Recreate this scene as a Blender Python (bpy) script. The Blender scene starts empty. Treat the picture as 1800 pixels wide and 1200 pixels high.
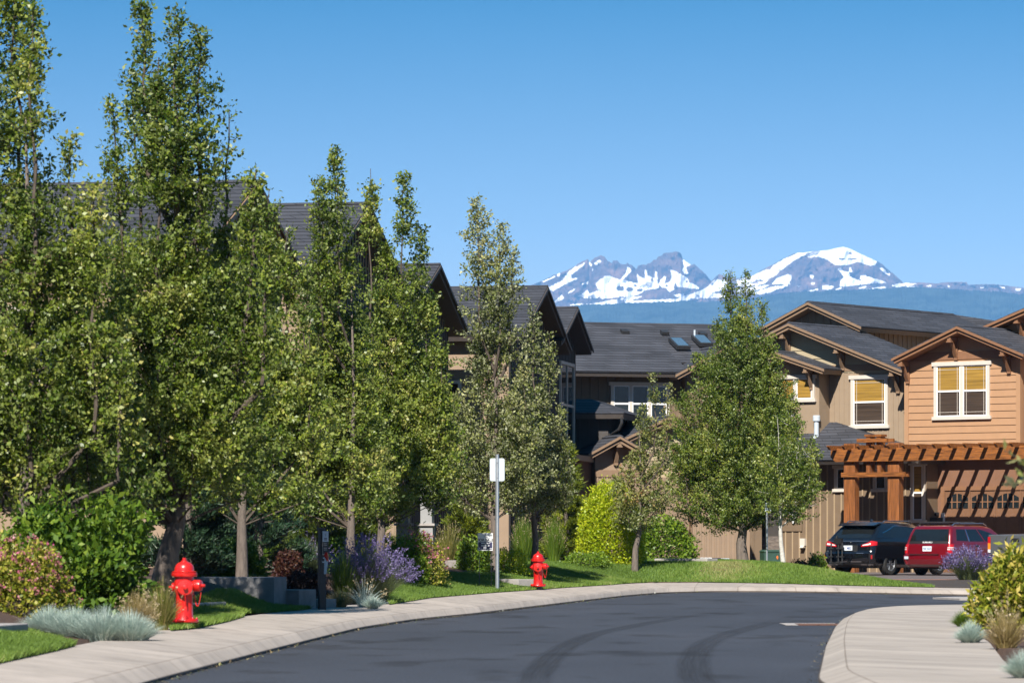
import bpy, bmesh, math, random
import numpy as np
from mathutils import Vector, Matrix, Euler
C = bpy.context.scene
COL = C.collection
RNG = np.random.default_rng(7)
random.seed(7)
R = math.radians

# ---------------------------------------------------------------- camera
F = 6836.0; HY = 955.0; CX = 900.0; CH = 1.1
cam_d = bpy.data.cameras.new("camera"); cam = bpy.data.objects.new("camera", cam_d); COL.objects.link(cam)
cam_d.sensor_width = 36; cam_d.lens = F * 36 / 1800; cam_d.shift_y = (HY - 600) / 1800
cam_d.clip_start = 0.5; cam_d.clip_end = 90000
cam.location = (0, 0, CH); cam.rotation_euler = (R(90), 0, 0)
cam_d.dof.use_dof = True; cam_d.dof.focus_distance = 112; cam_d.dof.aperture_fstop = 6.5
C.camera = cam

# ---------------------------------------------------------------- sun, sky, exposure
SUN_AZ = R(13); SUN_EL = R(42)
S = Vector((-math.sin(SUN_AZ) * math.cos(SUN_EL), -math.cos(SUN_AZ) * math.cos(SUN_EL), math.sin(SUN_EL)))
sd = bpy.data.lights.new("sun", 'SUN'); sd.energy = 5.0; sd.angle = R(0.53); sd.color = (1.0, 0.95, 0.87)
sun = bpy.data.objects.new("sun", sd); COL.objects.link(sun); sun.location = (-10, -20, 40)
sun.rotation_euler = S.to_track_quat('Z', 'Y').to_euler()
W = bpy.data.worlds.new("World"); C.world = W; W.use_nodes = True
nt = W.node_tree; nt.nodes.clear()
out = nt.nodes.new('ShaderNodeOutputWorld'); bg = nt.nodes.new('ShaderNodeBackground'); bg.inputs[1].default_value = 0.061
sky = nt.nodes.new('ShaderNodeTexSky'); sky.sky_type = 'NISHITA'; sky.sun_disc = False
sky.sun_elevation = SUN_EL; sky.sun_rotation = math.pi + SUN_AZ
sky.altitude = 1100; sky.air_density = 1.0; sky.dust_density = 0.7; sky.ozone_density = 3.0
tc = nt.nodes.new('ShaderNodeTexCoord'); sp = nt.nodes.new('ShaderNodeSeparateXYZ'); cb = nt.nodes.new('ShaderNodeCombineXYZ')
ma = nt.nodes.new('ShaderNodeMath'); ma.operation = 'MULTIPLY_ADD'; ma.inputs[1].default_value = 4.2; ma.inputs[2].default_value = -0.20
mxz = nt.nodes.new('ShaderNodeMath'); mxz.operation = 'MAXIMUM'; mxz.inputs[1].default_value = 0.03; nt.links.new(ma.outputs[0], mxz.inputs[0])
nt.links.new(tc.outputs['Generated'], sp.inputs[0]); nt.links.new(sp.outputs[0], cb.inputs[0]); nt.links.new(sp.outputs[1], cb.inputs[1])
nt.links.new(sp.outputs[2], ma.inputs[0]); nt.links.new(mxz.outputs[0], cb.inputs[2])
hs = nt.nodes.new('ShaderNodeHueSaturation'); hs.inputs['Saturation'].default_value = 1.25; hs.inputs['Hue'].default_value = 0.480
mr = nt.nodes.new('ShaderNodeMapRange'); mr.inputs['From Min'].default_value = .07; mr.inputs['From Max'].default_value = .14; mr.inputs['To Min'].default_value = .70; mr.inputs['To Max'].default_value = 1.42
nt.links.new(sp.outputs[2], mr.inputs[0]); nt.links.new(mr.outputs[0], hs.inputs['Saturation'])
mv = nt.nodes.new('ShaderNodeMapRange'); mv.inputs['From Min'].default_value = .065; mv.inputs['From Max'].default_value = .13; mv.inputs['To Min'].default_value = .84; mv.inputs['To Max'].default_value = 1.05
nt.links.new(sp.outputs[2], mv.inputs[0]); nt.links.new(mv.outputs[0], hs.inputs['Value'])
nt.links.new(cb.outputs[0], sky.inputs[0]); nt.links.new(sky.outputs[0], hs.inputs['Color']); nt.links.new(hs.outputs[0], bg.inputs[0]); nt.links.new(bg.outputs[0], out.inputs[0])
C.view_settings.view_transform = 'Standard'; C.view_settings.look = 'None'; C.view_settings.exposure = 0.88; C.view_settings.gamma = 1
C.render.engine = 'CYCLES'; C.cycles.max_bounces = 6; C.cycles.diffuse_bounces = 3; C.cycles.glossy_bounces = 2
C.cycles.transmission_bounces = 3; C.cycles.volume_bounces = 0; C.cycles.transparent_max_bounces = 8
C.cycles.caustics_reflective = False; C.cycles.caustics_refractive = False; C.cycles.use_denoising = True
C.cycles.sample_clamp_indirect = 4

# ---------------------------------------------------------------- helpers
def P(px, py, d): return Vector(((px - CX) / F * d, d, CH + (HY - py) / F * d))
def tag(o, label=None, cat=None, group=None, kind=None):
    if label: o['label'] = label
    if cat: o['category'] = cat
    if group: o['group'] = group
    if kind: o['kind'] = kind
    return o
def empty(name, label, cat, loc=(0, 0, 0), rz=0, group=None):
    o = bpy.data.objects.new(name, None); COL.objects.link(o); o.location = loc; o.rotation_euler = (0, 0, rz)
    o.empty_display_size = 0.3
    return tag(o, label, cat, group)
class MB:
    def __init__(s, M=None): s.v = []; s.f = []; s.M = M or Matrix()
    def add(s, vs, fs):
        n = len(s.v); s.v += [tuple(s.M @ Vector(p)) for p in vs]; s.f += [tuple(n + i for i in f) for f in fs]; return s
    def box(s, x0, x1, y0, y1, z0, z1):
        return s.add([(x0,y0,z0),(x1,y0,z0),(x1,y1,z0),(x0,y1,z0),(x0,y0,z1),(x1,y0,z1),(x1,y1,z1),(x0,y1,z1)],
              [(0,3,2,1),(4,5,6,7),(0,1,5,4),(1,2,6,5),(2,3,7,6),(3,0,4,7)])
    def prism(s, poly, ax, a0, a1):
        # poly: 2D points, extruded along axis ax ('x','y','z') from a0 to a1
        def q(p, a): return {'x': (a, p[0], p[1]), 'y': (p[0], a, p[1]), 'z': (p[0], p[1], a)}[ax]
        n = len(poly); vs = [q(p, a0) for p in poly] + [q(p, a1) for p in poly]
        fs = [tuple(range(n))[::-1], tuple(range(n, 2 * n))] + [(i, (i + 1) % n, n + (i + 1) % n, n + i) for i in range(n)]
        return s.add(vs, fs)
    def tube(s, pts, rs, n=8, cap=True):
        pts = [Vector(p) for p in pts]
        if not hasattr(rs, '__len__'): rs = [rs] * len(pts)
        vs = []; fs = []; ref = None
        for i, p in enumerate(pts):
            t = (pts[min(i + 1, len(pts) - 1)] - pts[max(i - 1, 0)]).normalized()
            if ref is None: ref = Vector((1, 0, 0)) if abs(t.x) < .8 else Vector((0, 1, 0))
            a = (ref - t * ref.dot(t)).normalized(); b = t.cross(a); ref = a
            for k in range(n):
                an = 2 * math.pi * k / n; vs.append(p + (a * math.cos(an) + b * math.sin(an)) * rs[i])
        for i in range(len(pts) - 1):
            for k in range(n):
                fs.append((i*n+k, i*n+(k+1) % n, (i+1)*n+(k+1) % n, (i+1)*n+k))
        if cap: fs += [tuple(range(n))[::-1], tuple((len(pts)-1)*n + k for k in range(n))]
        return s.add(vs, fs)
    def lathe(s, prof, n=24, c=(0, 0)):
        vs = []; fs = []
        for r, z in prof:
            for k in range(n):
                a = 2*math.pi*k/n; vs.append((c[0]+r*math.cos(a), c[1]+r*math.sin(a), z))
        for i in range(len(prof)-1):
            for k in range(n): fs.append((i*n+k, i*n+(k+1) % n, (i+1)*n+(k+1) % n, (i+1)*n+k))
        fs += [tuple(range(n))[::-1], tuple((len(prof)-1)*n+k for k in range(n))]
        return s.add(vs, fs)
    def grid(s, G):   # G[i][j] points
        h = len(G); w = len(G[0]); return s.add([p for r in G for p in r], [(i*w+j, i*w+j+1, (i+1)*w+j+1, (i+1)*w+j) for i in range(h-1) for j in range(w-1)])
    def build(s, name, mat, parent=None, smooth=False, bevel=0, seg=2):
        me = bpy.data.meshes.new(name); me.from_pydata(s.v, [], s.f)
        bm = bmesh.new(); bm.from_mesh(me); bmesh.ops.recalc_face_normals(bm, faces=bm.faces); bm.to_mesh(me); bm.free()
        me.materials.append(mat); me.update()
        if smooth: me.shade_smooth()
        o = bpy.data.objects.new(name, me); COL.objects.link(o)
        if parent: o.parent = parent
        if bevel:
            b = o.modifiers.new('bevel', 'BEVEL'); b.width = bevel; b.segments = seg; b.limit_method = 'ANGLE'; b.angle_limit = R(40)
        return o
def fast_mesh(name, V, k, mat, parent=None, attr=None, smooth=False, mats=None, midx=None):
    """V: (n,k,3) separate k-gons"""
    n = len(V); me = bpy.data.meshes.new(name)
    me.vertices.add(n * k); me.vertices.foreach_set('co', V.reshape(-1).astype(np.float32))
    me.loops.add(n * k); me.loops.foreach_set('vertex_index', np.arange(n * k, dtype=np.int32))
    me.polygons.add(n); me.polygons.foreach_set('loop_start', np.arange(0, n * k, k, dtype=np.int32))
    me.polygons.foreach_set('loop_total', np.full(n, k, dtype=np.int32))
    if attr is not None:
        a = me.attributes.new('rnd', 'FLOAT', 'POINT'); a.data.foreach_set('value', np.repeat(attr, k).astype(np.float32))
    me.materials.append(mat); me.update(); me.validate()
    o = bpy.data.objects.new(name, me); COL.objects.link(o)
    if parent: o.parent = parent
    return o
def grid_mesh(name, X, mat, parent=None, uv=None, attrs=None, smooth=True, flip=False):
    h, w = X.shape[:2]; me = bpy.data.meshes.new(name)
    i, j = np.meshgrid(np.arange(h-1), np.arange(w-1), indexing='ij'); a = (i*w+j).ravel()
    q = np.stack([a, a+1, a+w+1, a+w], 1)
    if flip: q = q[:, ::-1]
    me.vertices.add(h*w); me.vertices.foreach_set('co', X.reshape(-1).astype(np.float32))
    me.loops.add(q.size); me.loops.foreach_set('vertex_index', q.ravel().astype(np.int32))
    me.polygons.add(len(q)); me.polygons.foreach_set('loop_start', np.arange(0, q.size, 4, dtype=np.int32)); me.polygons.foreach_set('loop_total', np.full(len(q), 4, dtype=np.int32))
    if uv is not None:
        u = me.uv_layers.new(name='uv'); u.data.foreach_set('uv', uv.reshape(-1, 2)[q.ravel()].ravel().astype(np.float32))
    for k, v in (attrs or {}).items():
        t = me.attributes.new(k, 'FLOAT', 'POINT'); t.data.foreach_set('value', v.ravel().astype(np.float32))
    me.materials.append(mat); me.update(); me.validate()
    if smooth: me.shade_smooth()
    o = bpy.data.objects.new(name, me); COL.objects.link(o)
    if parent: o.parent = parent
    return o
def noise2(X, Y, seed=0):
    """smooth value noise"""
    g = np.random.default_rng(seed).random((256, 256))
    xi = np.floor(X).astype(int); yi = np.floor(Y).astype(int); fx = X - xi; fy = Y - yi
    fx = fx*fx*(3-2*fx); fy = fy*fy*(3-2*fy); a = lambda i, j: g[i % 256, j % 256]
    return (a(xi, yi)*(1-fx)+a(xi+1, yi)*fx)*(1-fy)+(a(xi, yi+1)*(1-fx)+a(xi+1, yi+1)*fx)*fy
def fbm(X, Y, o=4, seed=0):
    s = 0; a = 1; t = 0
    for k in range(o): s = s + a*noise2(X*2**k, Y*2**k, seed+k); t += a; a *= .5
    return s/t
def inpoly(px, py, poly):
    poly = np.asarray(poly, float); r = np.zeros(px.shape, bool); n = len(poly); j = n-1
    for i in range(n):
        xi, yi = poly[i]; xj, yj = poly[j]
        if yi != yj:
            c = ((yi > py) != (yj > py)) & (px < (xj-xi)*(py-yi)/(yj-yi)+xi); r ^= c
        j = i
    return r
def polydist(X, Y, pl):
    best = np.full(X.shape, 1e9)
    for (x0, y0), (x1, y1) in zip(pl[:-1], pl[1:]):
        dx, dy = x1-x0, y1-y0; t = np.clip(((X-x0)*dx+(Y-y0)*dy)/(dx*dx+dy*dy+1e-9), 0, 1)
        best = np.minimum(best, np.hypot(X-x0-t*dx, Y-y0-t*dy))
    return best
def resample(pl, n, smooth=True):
    pl = np.asarray(pl, float); s = np.r_[0, np.cumsum(np.hypot(*np.diff(pl, axis=0).T))]
    t = np.linspace(0, s[-1], n)
    r = np.stack([np.interp(t, s, pl[:, k]) for k in range(pl.shape[1])], 1)
    if smooth:
        for _ in range(6): r[1:-1] = (r[:-2]+2*r[1:-1]+r[2:])/4
    return r

# ---------------------------------------------------------------- materials
def mat_base(name):
    m = bpy.data.materials.new(name); m.use_nodes = True; n = m.node_tree.nodes; b = n['Principled BSDF']; return m, m.node_tree, b
def ramp(t, stops, fac=None, interp='LINEAR'):
    r = t.nodes.new('ShaderNodeValToRGB'); r.color_ramp.interpolation = interp
    e = r.color_ramp.elements
    while len(e) < len(stops): e.new(0.5)
    for k, (p, c) in enumerate(stops): e[k].position = p; e[k].color = (*c, 1)
    if fac is not None: t.links.new(fac, r.inputs[0])
    return r
def pm(name, col, rough=.6, var=.12, scale=8, bump=0, bscale=None, metal=0, coat=0, spec=.5, col2=None, coord='Object', stretch=(1, 1, 1), detail=6):
    m, t, b = mat_base(name); L = t.links
    tcn = t.nodes.new('ShaderNodeTexCoord'); mp = t.nodes.new('ShaderNodeMapping'); mp.inputs['Scale'].default_value = stretch
    L.new(tcn.outputs[coord], mp.inputs[0])
    nz = t.nodes.new('ShaderNodeTexNoise'); nz.inputs['Scale'].default_value = scale; nz.inputs['Detail'].default_value = detail; nz.inputs['Roughness'].default_value = .6
    L.new(mp.outputs[0], nz.inputs['Vector'])
    c1 = tuple(max(0, c*(1-var)) for c in col); c2 = col2 or tuple(c*(1+var) for c in col)
    r = ramp(t, [(.3, c1), (.7, c2)], nz.outputs[0]); L.new(r.outputs[0], b.inputs['Base Color'])
    b.inputs['Roughness'].default_value = rough; b.inputs['Metallic'].default_value = metal
    b.inputs['Specular IOR Level'].default_value = spec
    if coat: b.inputs['Coat Weight'].default_value = coat; b.inputs['Coat Roughness'].default_value = .04
    if bump:
        n2 = t.nodes.new('ShaderNodeTexNoise'); n2.inputs['Scale'].default_value = bscale or scale*4; n2.inputs['Detail'].default_value = 5
        L.new(mp.outputs[0], n2.inputs['Vector'])
        bp = t.nodes.new('ShaderNodeBump'); bp.inputs['Strength'].default_value = bump; bp.inputs['Distance'].default_value = .02
        L.new(n2.outputs[0], bp.inputs['Height']); L.new(bp.outputs[0], b.inputs['Normal'])
    return m
def leafmat(name, stops, rough=.45, trans=.3, under=None, spec=.4):
    m, t, b = mat_base(name); L = t.links
    at = t.nodes.new('ShaderNodeAttribute'); at.attribute_name = 'rnd'
    r = ramp(t, stops, at.outputs['Fac'])
    col = r.outputs[0]
    if under:
        g = t.nodes.new('ShaderNodeNewGeometry'); mx = t.nodes.new('ShaderNodeMix'); mx.data_type = 'RGBA'
        mf = t.nodes.new('ShaderNodeMath'); mf.operation = 'MULTIPLY'; mf.inputs[1].default_value = .7
        L.new(g.outputs['Backfacing'], mf.inputs[0])
        L.new(mf.outputs[0], mx.inputs[0]); L.new(col, mx.inputs[6]); mx.inputs[7].default_value = (*under, 1); col = mx.outputs[2]
    L.new(col, b.inputs['Base Color']); b.inputs['Roughness'].default_value = rough; b.inputs['Specular IOR Level'].default_value = spec
    tr = t.nodes.new('ShaderNodeBsdfTranslucent'); L.new(col, tr.inputs[0]); ms = t.nodes.new('ShaderNodeMixShader'); ms.inputs[0].default_value = trans
    o = t.nodes['Material Output']; L.new(b.outputs[0], ms.inputs[1]); L.new(tr.outputs[0], ms.inputs[2]); L.new(ms.outputs[0], o.inputs[0])
    return m
def shingle_mat(name, col):
    m, t, b = mat_base(name); L = t.links
    tcn = t.nodes.new('ShaderNodeTexCoord'); s = t.nodes.new('ShaderNodeSeparateXYZ'); L.new(tcn.outputs['Object'], s.inputs[0])
    ad = t.nodes.new('ShaderNodeMath'); ad.operation = 'ADD'; L.new(s.outputs[0], ad.inputs[0]); L.new(s.outputs[1], ad.inputs[1])
    c = t.nodes.new('ShaderNodeCombineXYZ'); L.new(ad.outputs[0], c.inputs[0]); L.new(s.outputs[2], c.inputs[1])
    br = t.nodes.new('ShaderNodeTexBrick'); L.new(c.outputs[0], br.inputs['Vector'])
    br.inputs['Scale'].default_value = 1; br.inputs['Brick Width'].default_value = .75; br.inputs['Row Height'].default_value = .10
    br.inputs['Mortar Size'].default_value = .012; br.inputs['Mortar Smooth'].default_value = .3; br.inputs['Bias'].default_value = .1
    br.inputs['Color1'].default_value = (*[x*.78 for x in col], 1); br.inputs['Color2'].default_value = (*[x*1.25 for x in col], 1); br.inputs['Mortar'].default_value = (*[x*.35 for x in col], 1)
    nz = t.nodes.new('ShaderNodeTexNoise'); nz.inputs['Scale'].default_value = .8; L.new(tcn.outputs['Object'], nz.inputs['Vector'])
    r = ramp(t, [(.3, (.8, .8, .8)), (.7, (1.15, 1.15, 1.15))], nz.outputs[0])
    mx = t.nodes.new('ShaderNodeMix'); mx.data_type = 'RGBA'; mx.blend_type = 'MULTIPLY'; mx.inputs[0].default_value = 1
    L.new(br.outputs['Color'], mx.inputs[6]); L.new(r.outputs[0], mx.inputs[7]); L.new(mx.outputs[2], b.inputs['Base Color'])
    bp = t.nodes.new('ShaderNodeBump'); bp.inputs['Strength'].default_value = .6; bp.inputs['Distance'].default_value = .02; L.new(br.outputs['Fac'], bp.inputs['Height']); bp.invert = True
    L.new(bp.outputs[0], b.inputs['Normal']); b.inputs['Roughness'].default_value = .75; b.inputs['Specular IOR Level'].default_value = .35
    return m
M = {}
M['shingle'] = shingle_mat('asphalt_shingle', (.050, .052, .063))
M['fascia_tan'] = pm('fascia_tan', (.24, .155, .095), .6, .08)
M['fascia_dark'] = pm('fascia_dark', (.075, .062, .055), .6, .1)
M['fascia_orange'] = pm('fascia_orange', (.235, .115, .058), .6, .08)
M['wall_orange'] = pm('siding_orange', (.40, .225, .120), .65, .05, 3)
M['wall_pink'] = pm('siding_pink_tan', (.29, .205, .137), .7, .06, 3)
M['wall_olive'] = pm('siding_olive_tan', (.180, .125, .078), .7, .07, 3)
M['wall_tan'] = pm('siding_tan', (.30, .222, .150), .7, .06, 3)
M['wall_cream'] = pm('siding_cream', (.38, .31, .20), .7, .05, 3)
M['wall_shade_dark'] = pm('siding_shade_dark', (.055, .048, .044), .7, .1, 3)  # shade on the street-facing walls put into the siding colour
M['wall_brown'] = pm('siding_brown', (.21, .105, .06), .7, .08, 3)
M['trim_white'] = pm('trim_white', (.60, .54, .47), .5, .04)
M['trim_grey'] = pm('trim_grey', (.30, .30, .30), .5, .06)
M['glass'] = pm('window_glass', (.015, .02, .022), .04, .2, 2, spec=.9)
M['blind'] = pm('bamboo_blind', (.48, .30, .055), .7, .18, 3, stretch=(.3, .3, 40))
M['blind_dark'] = pm('shade_fabric', (.12, .075, .05), .6, .15, 3, stretch=(.3, .3, 30))
M['cedar'] = pm('stained_cedar', (.17, .060, .018), .5, .3, 3, stretch=(6, 6, .6), col2=(.33, .12, .036))
M['cedar_h'] = pm('stained_cedar_beam', (.13, .042, .010), .6, .35, 4, stretch=(.7, 6, 6), col2=(.36, .125, .024))
M['steel'] = pm('galvanised_steel', (.50, .53, .56), .4, .1, 12, metal=.7)
M['steel_flat'] = pm('aluminium_sheet', (.50, .56, .62), .5, .05, 6, metal=0)
M['dark_metal'] = pm('dark_metal', (.03, .03, .032), .45, .2)
M['concrete_step'] = pm('shade_dark_step_concrete', (.20, .195, .195), .85, .2, 5, bump=.3, bscale=60)  # grey lowered so the steps look shaded
M['concrete'] = pm('concrete_block', (.36, .33, .31), .85, .15, 5, bump=.3, bscale=60)
M['bark'] = pm('tree_bark', (.15, .12, .10), .9, .35, 7, bump=.8, bscale=40, stretch=(3, 3, .6))
M['bark_pale'] = pm('pale_bark', (.50, .47, .43), .8, .25, 9, bump=.5, bscale=30, stretch=(1, 1, 2))
M['twig'] = pm('twig_bark', (.085, .065, .05), .9, .3)
M['red'] = pm('hydrant_red', (.56, .014, .011), .33, .22, 9, coat=.45, bump=.12, bscale=60)
M['mulch'] = pm('bark_mulch', (.075, .042, .028), .95, .5, 20, bump=.9, bscale=50)
M['leaf_pear'] = leafmat('pear_leaves', [(0, (.035, .075, .006)), (.3, (.10, .165, .012)), (.6, (.22, .285, .028)), (.85, (.40, .42, .075)), (1, (.55, .50, .16))], rough=.42, trans=.38, under=(.25, .30, .085), spec=.5)
M['leaf_grey'] = leafmat('greyish_leaves', [(0, (.06, .09, .015)), (.45, (.19, .225, .045)), (.8, (.37, .39, .13)), (1, (.50, .46, .20))], rough=.45, trans=.32, under=(.34, .35, .21))
M['leaf_olive'] = leafmat('bronze_leaves', [(0, (.06, .10, .015)), (.5, (.19, .22, .045)), (.85, (.34, .31, .08)), (1, (.36, .19, .08))], under=(.27, .28, .12))
M['leaf_dark'] = leafmat('dark_green_leaves', [(0, (.02, .050, .006)), (.5, (.05, .11, .009)), (.85, (.11, .19, .014)), (1, (.2, .28, .03))], rough=.5, spec=.35)
M['leaf_lime'] = leafmat('lime_leaves', [(0, (.12, .21, .006)), (.5, (.32, .43, .010)), (1, (.56, .58, .03))], trans=.4)
M['leaf_green'] = leafmat('green_leaves', [(0, (.04, .09, .01)), (.5, (.10, .19, .015)), (1, (.24, .33, .03))])
M['leaf_yellow'] = leafmat('yellow_green_leaves', [(0, (.05, .10, .01)), (.45, (.13, .19, .015)), (.8, (.33, .33, .03)), (1, (.60, .48, .12))], trans=.35)
M['leaf_purple'] = leafmat('barberry_leaves', [(0, (.03, .010, .012)), (.6, (.060, .018, .018)), (1, (.12, .06, .03))])
M['needle'] = leafmat('pine_needles', [(0, (.03, .055, .008)), (.5, (.075, .11, .014)), (1, (.16, .19, .03))], trans=.15)
M['needle_blue'] = leafmat('spruce_needles', [(0, (.012, .032, .015)), (.6, (.028, .062, .028)), (1, (.07, .12, .045))], trans=.1)
M['needle_yellow'] = leafmat('golden_pine_needles', [(0, (.06, .09, .008)), (.5, (.14, .18, .014)), (1, (.30, .32, .03))], trans=.2)
M['flower_pink'] = leafmat('pink_flowers', [(0, (.30, .10, .11)), (.6, (.46, .20, .20)), (1, (.60, .12, .28))], trans=.3)
M['flower_yellow'] = leafmat('yellow_flowers', [(0, (.75, .5, .02)), (1, (.85, .62, .05))])
M['flower_lav'] = leafmat('lavender_flowers', [(0, (.10, .075, .20)), (.6, (.19, .15, .32)), (1, (.28, .24, .42))], trans=.25)
M['blade_green'] = leafmat('green_blades', [(0, (.06, .12, .012)), (.6, (.14, .23, .025)), (1, (.28, .34, .06))])
M['blade_lav'] = leafmat('lavender_stems', [(0, (.09, .12, .05)), (1, (.20, .24, .11))])
M['blade_blue'] = leafmat('fescue_blades', [(0, (.26, .36, .31)), (.6, (.48, .58, .52)), (1, (.72, .74, .64))], trans=.2)
M['blade_straw'] = leafmat('straw_blades', [(0, (.20, .16, .05)), (.6, (.40, .31, .13)), (1, (.60, .46, .24))], trans=.3)
M['blade_mixed'] = leafmat('mixed_blades', [(0, (.10, .13, .02)), (.5, (.24, .24, .06)), (1, (.46, .36, .14))], trans=.3)
M['lawn_blade'] = leafmat('lawn_blades', [(0, (.09, .155, .022)), (.5, (.15, .24, .035)), (.85, (.22, .31, .055)), (1, (.33, .32, .12))], trans=.3, rough=.6)
M['lawn'] = pm('lawn_turf', (.10, .17, .028), .95, .3, 4, bump=.6, bscale=80)
M['plume'] = leafmat('seed_heads', [(0, (.30, .24, .12)), (1, (.62, .50, .32))], trans=.3)
M['tyre'] = pm('tyre_rubber', (.022, .021, .020), .8, .2, 10)
M['rim'] = pm('alloy_rim', (.45, .46, .48), .25, .05, metal=.9)
M['paint_black'] = pm('black_car_paint', (.006, .007, .010), .18, .1, coat=1.0)
M['paint_red'] = pm('dark_red_car_paint', (.17, .004, .011), .28, .06, coat=1.0, metal=.25)
M['paint_grey'] = pm('grey_car_paint', (.115, .12, .13), .3, .06, coat=.8, metal=.3)
M['car_glass'] = pm('tinted_car_glass', (.010, .012, .013), .03, .2, spec=1.0)
M['chrome'] = pm('chrome', (.75, .76, .78), .12, .03, metal=1)
M['lamp_red'] = pm('tail_lamp_red', (.45, .01, .012), .12, .1, coat=1)
M['lamp_clear'] = pm('tail_lamp_clear', (.75, .70, .70), .15, .05, coat=1)
M['lamp_amber'] = pm('tail_lamp_amber', (.8, .22, .02), .15, .05, coat=1)
M['black_plastic'] = pm('black_plastic', (.012, .012, .013), .5, .1)
M['plate'] = pm('licence_plate', (.70, .76, .82), .4, .03)
M['ink_blue'] = pm('plate_ink', (.05, .08, .25), .5, .05)
M['white'] = pm('white_paint', (.80, .80, .80), .5, .03)
M['navy'] = pm('sign_navy', (.035, .035, .09), .5, .05)
M['ink'] = pm('sign_black', (.02, .02, .03), .5, .05)
M['box_green'] = pm('utility_green', (.035, .075, .055), .5, .2, 6)
M['orange'] = pm('warning_orange', (.75, .16, .03), .5, .05)
M['stone'] = pm('stacked_stone', (.16, .13, .11), .9, .5, 4, bump=1, bscale=6, stretch=(1, 1, 4))
# ---------------------------------------------------------------- ground plan (metres; x right, y away from the camera)
RL = [(-3.6,4),(-3.2,16),(-2.83,30.7),(-2.45,39.6),(-1.95,50),(-1.36,55.7),(-.59,60),(.32,66.5),(1.3,73.5),(2.36,80.8),(3.36,86),(4.8,88.8),(6.7,87.6),(8.55,83.8),(10.2,81),(14,78),(24,73)]
BL = [(-5.2,4),(-4.7,16),(-4.25,31.9),(-4.15,37.2),(-4.0,44.7),(-3.55,52.3),(-2.95,59.3),(-2.0,65),(-.34,77),(.73,82.7),(2.0,90),(3.3,96.5),(4.8,97.3),(6.35,94.4),(7.9,89),(9.5,85.2),(12,83),(16,80.5),(25,77)]
RR = [(2.0,4),(2.15,16),(2.41,30.7),(3.27,40.6),(4.15,50),(4.74,55.7),(5.26,59.2),(5.75,61.3),(6.4,62.9),(7.5,63.8),(12,64.2),(26,64.5)]
BR = [(3.0,4),(3.35,16),(3.67,27.9),(4.05,32),(4.7,38.3),(5.0,42),(5.6,47),(6.3,52),(7.2,56),(8.6,58.3),(13,59),(26,59.3)]
DRV = [(9.5,85.2),(9.15,100),(8.75,112),(8.5,124),(8.4,140)]
LAWNSIDE = BL[:16] + DRV[1:] + [(8.4,190),(-70,190),(-70,4)]
EDGE = BL[:16] + DRV[1:]
RIGHTSIDE = BR + [(40,59.3),(40,4)]
def sstep(t): t = np.clip(t, 0, 1); return t*t*(3-2*t)
def hz(X, Y):
    X = np.asarray(X, float); Y = np.asarray(Y, float)
    ins = inpoly(X, Y, LAWNSIDE); d = polydist(X, Y, EDGE)
    z = .135 + np.where(ins, .44*sstep(d/(2.6-1.5*np.exp(-((Y-54.5)/3.5)**2)))+.05*sstep((d-2)/8), 0)
    ir = inpoly(X, Y, RIGHTSIDE); dr = polydist(X, Y, BR); z = z + np.where(ir, .10*sstep(dr/2), 0)
    return z
def h1(x, y): return float(hz(np.array([x]), np.array([y]))[0])
_ds = np.linspace(20, 175, 6200)
def place(px, py, dmax=150):
    """where the sight line through this point of the picture meets the ground"""
    X = (px-CX)/F*_ds; Z = CH+(HY-py)/F*_ds; G = hz(X, _ds)
    k = np.nonzero(Z <= G)[0]
    d = _ds[k[0]] if len(k) else dmax
    d = min(d, dmax)
    x = (px-CX)/F*d
    return Vector((x, d, h1(x, d)))
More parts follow.
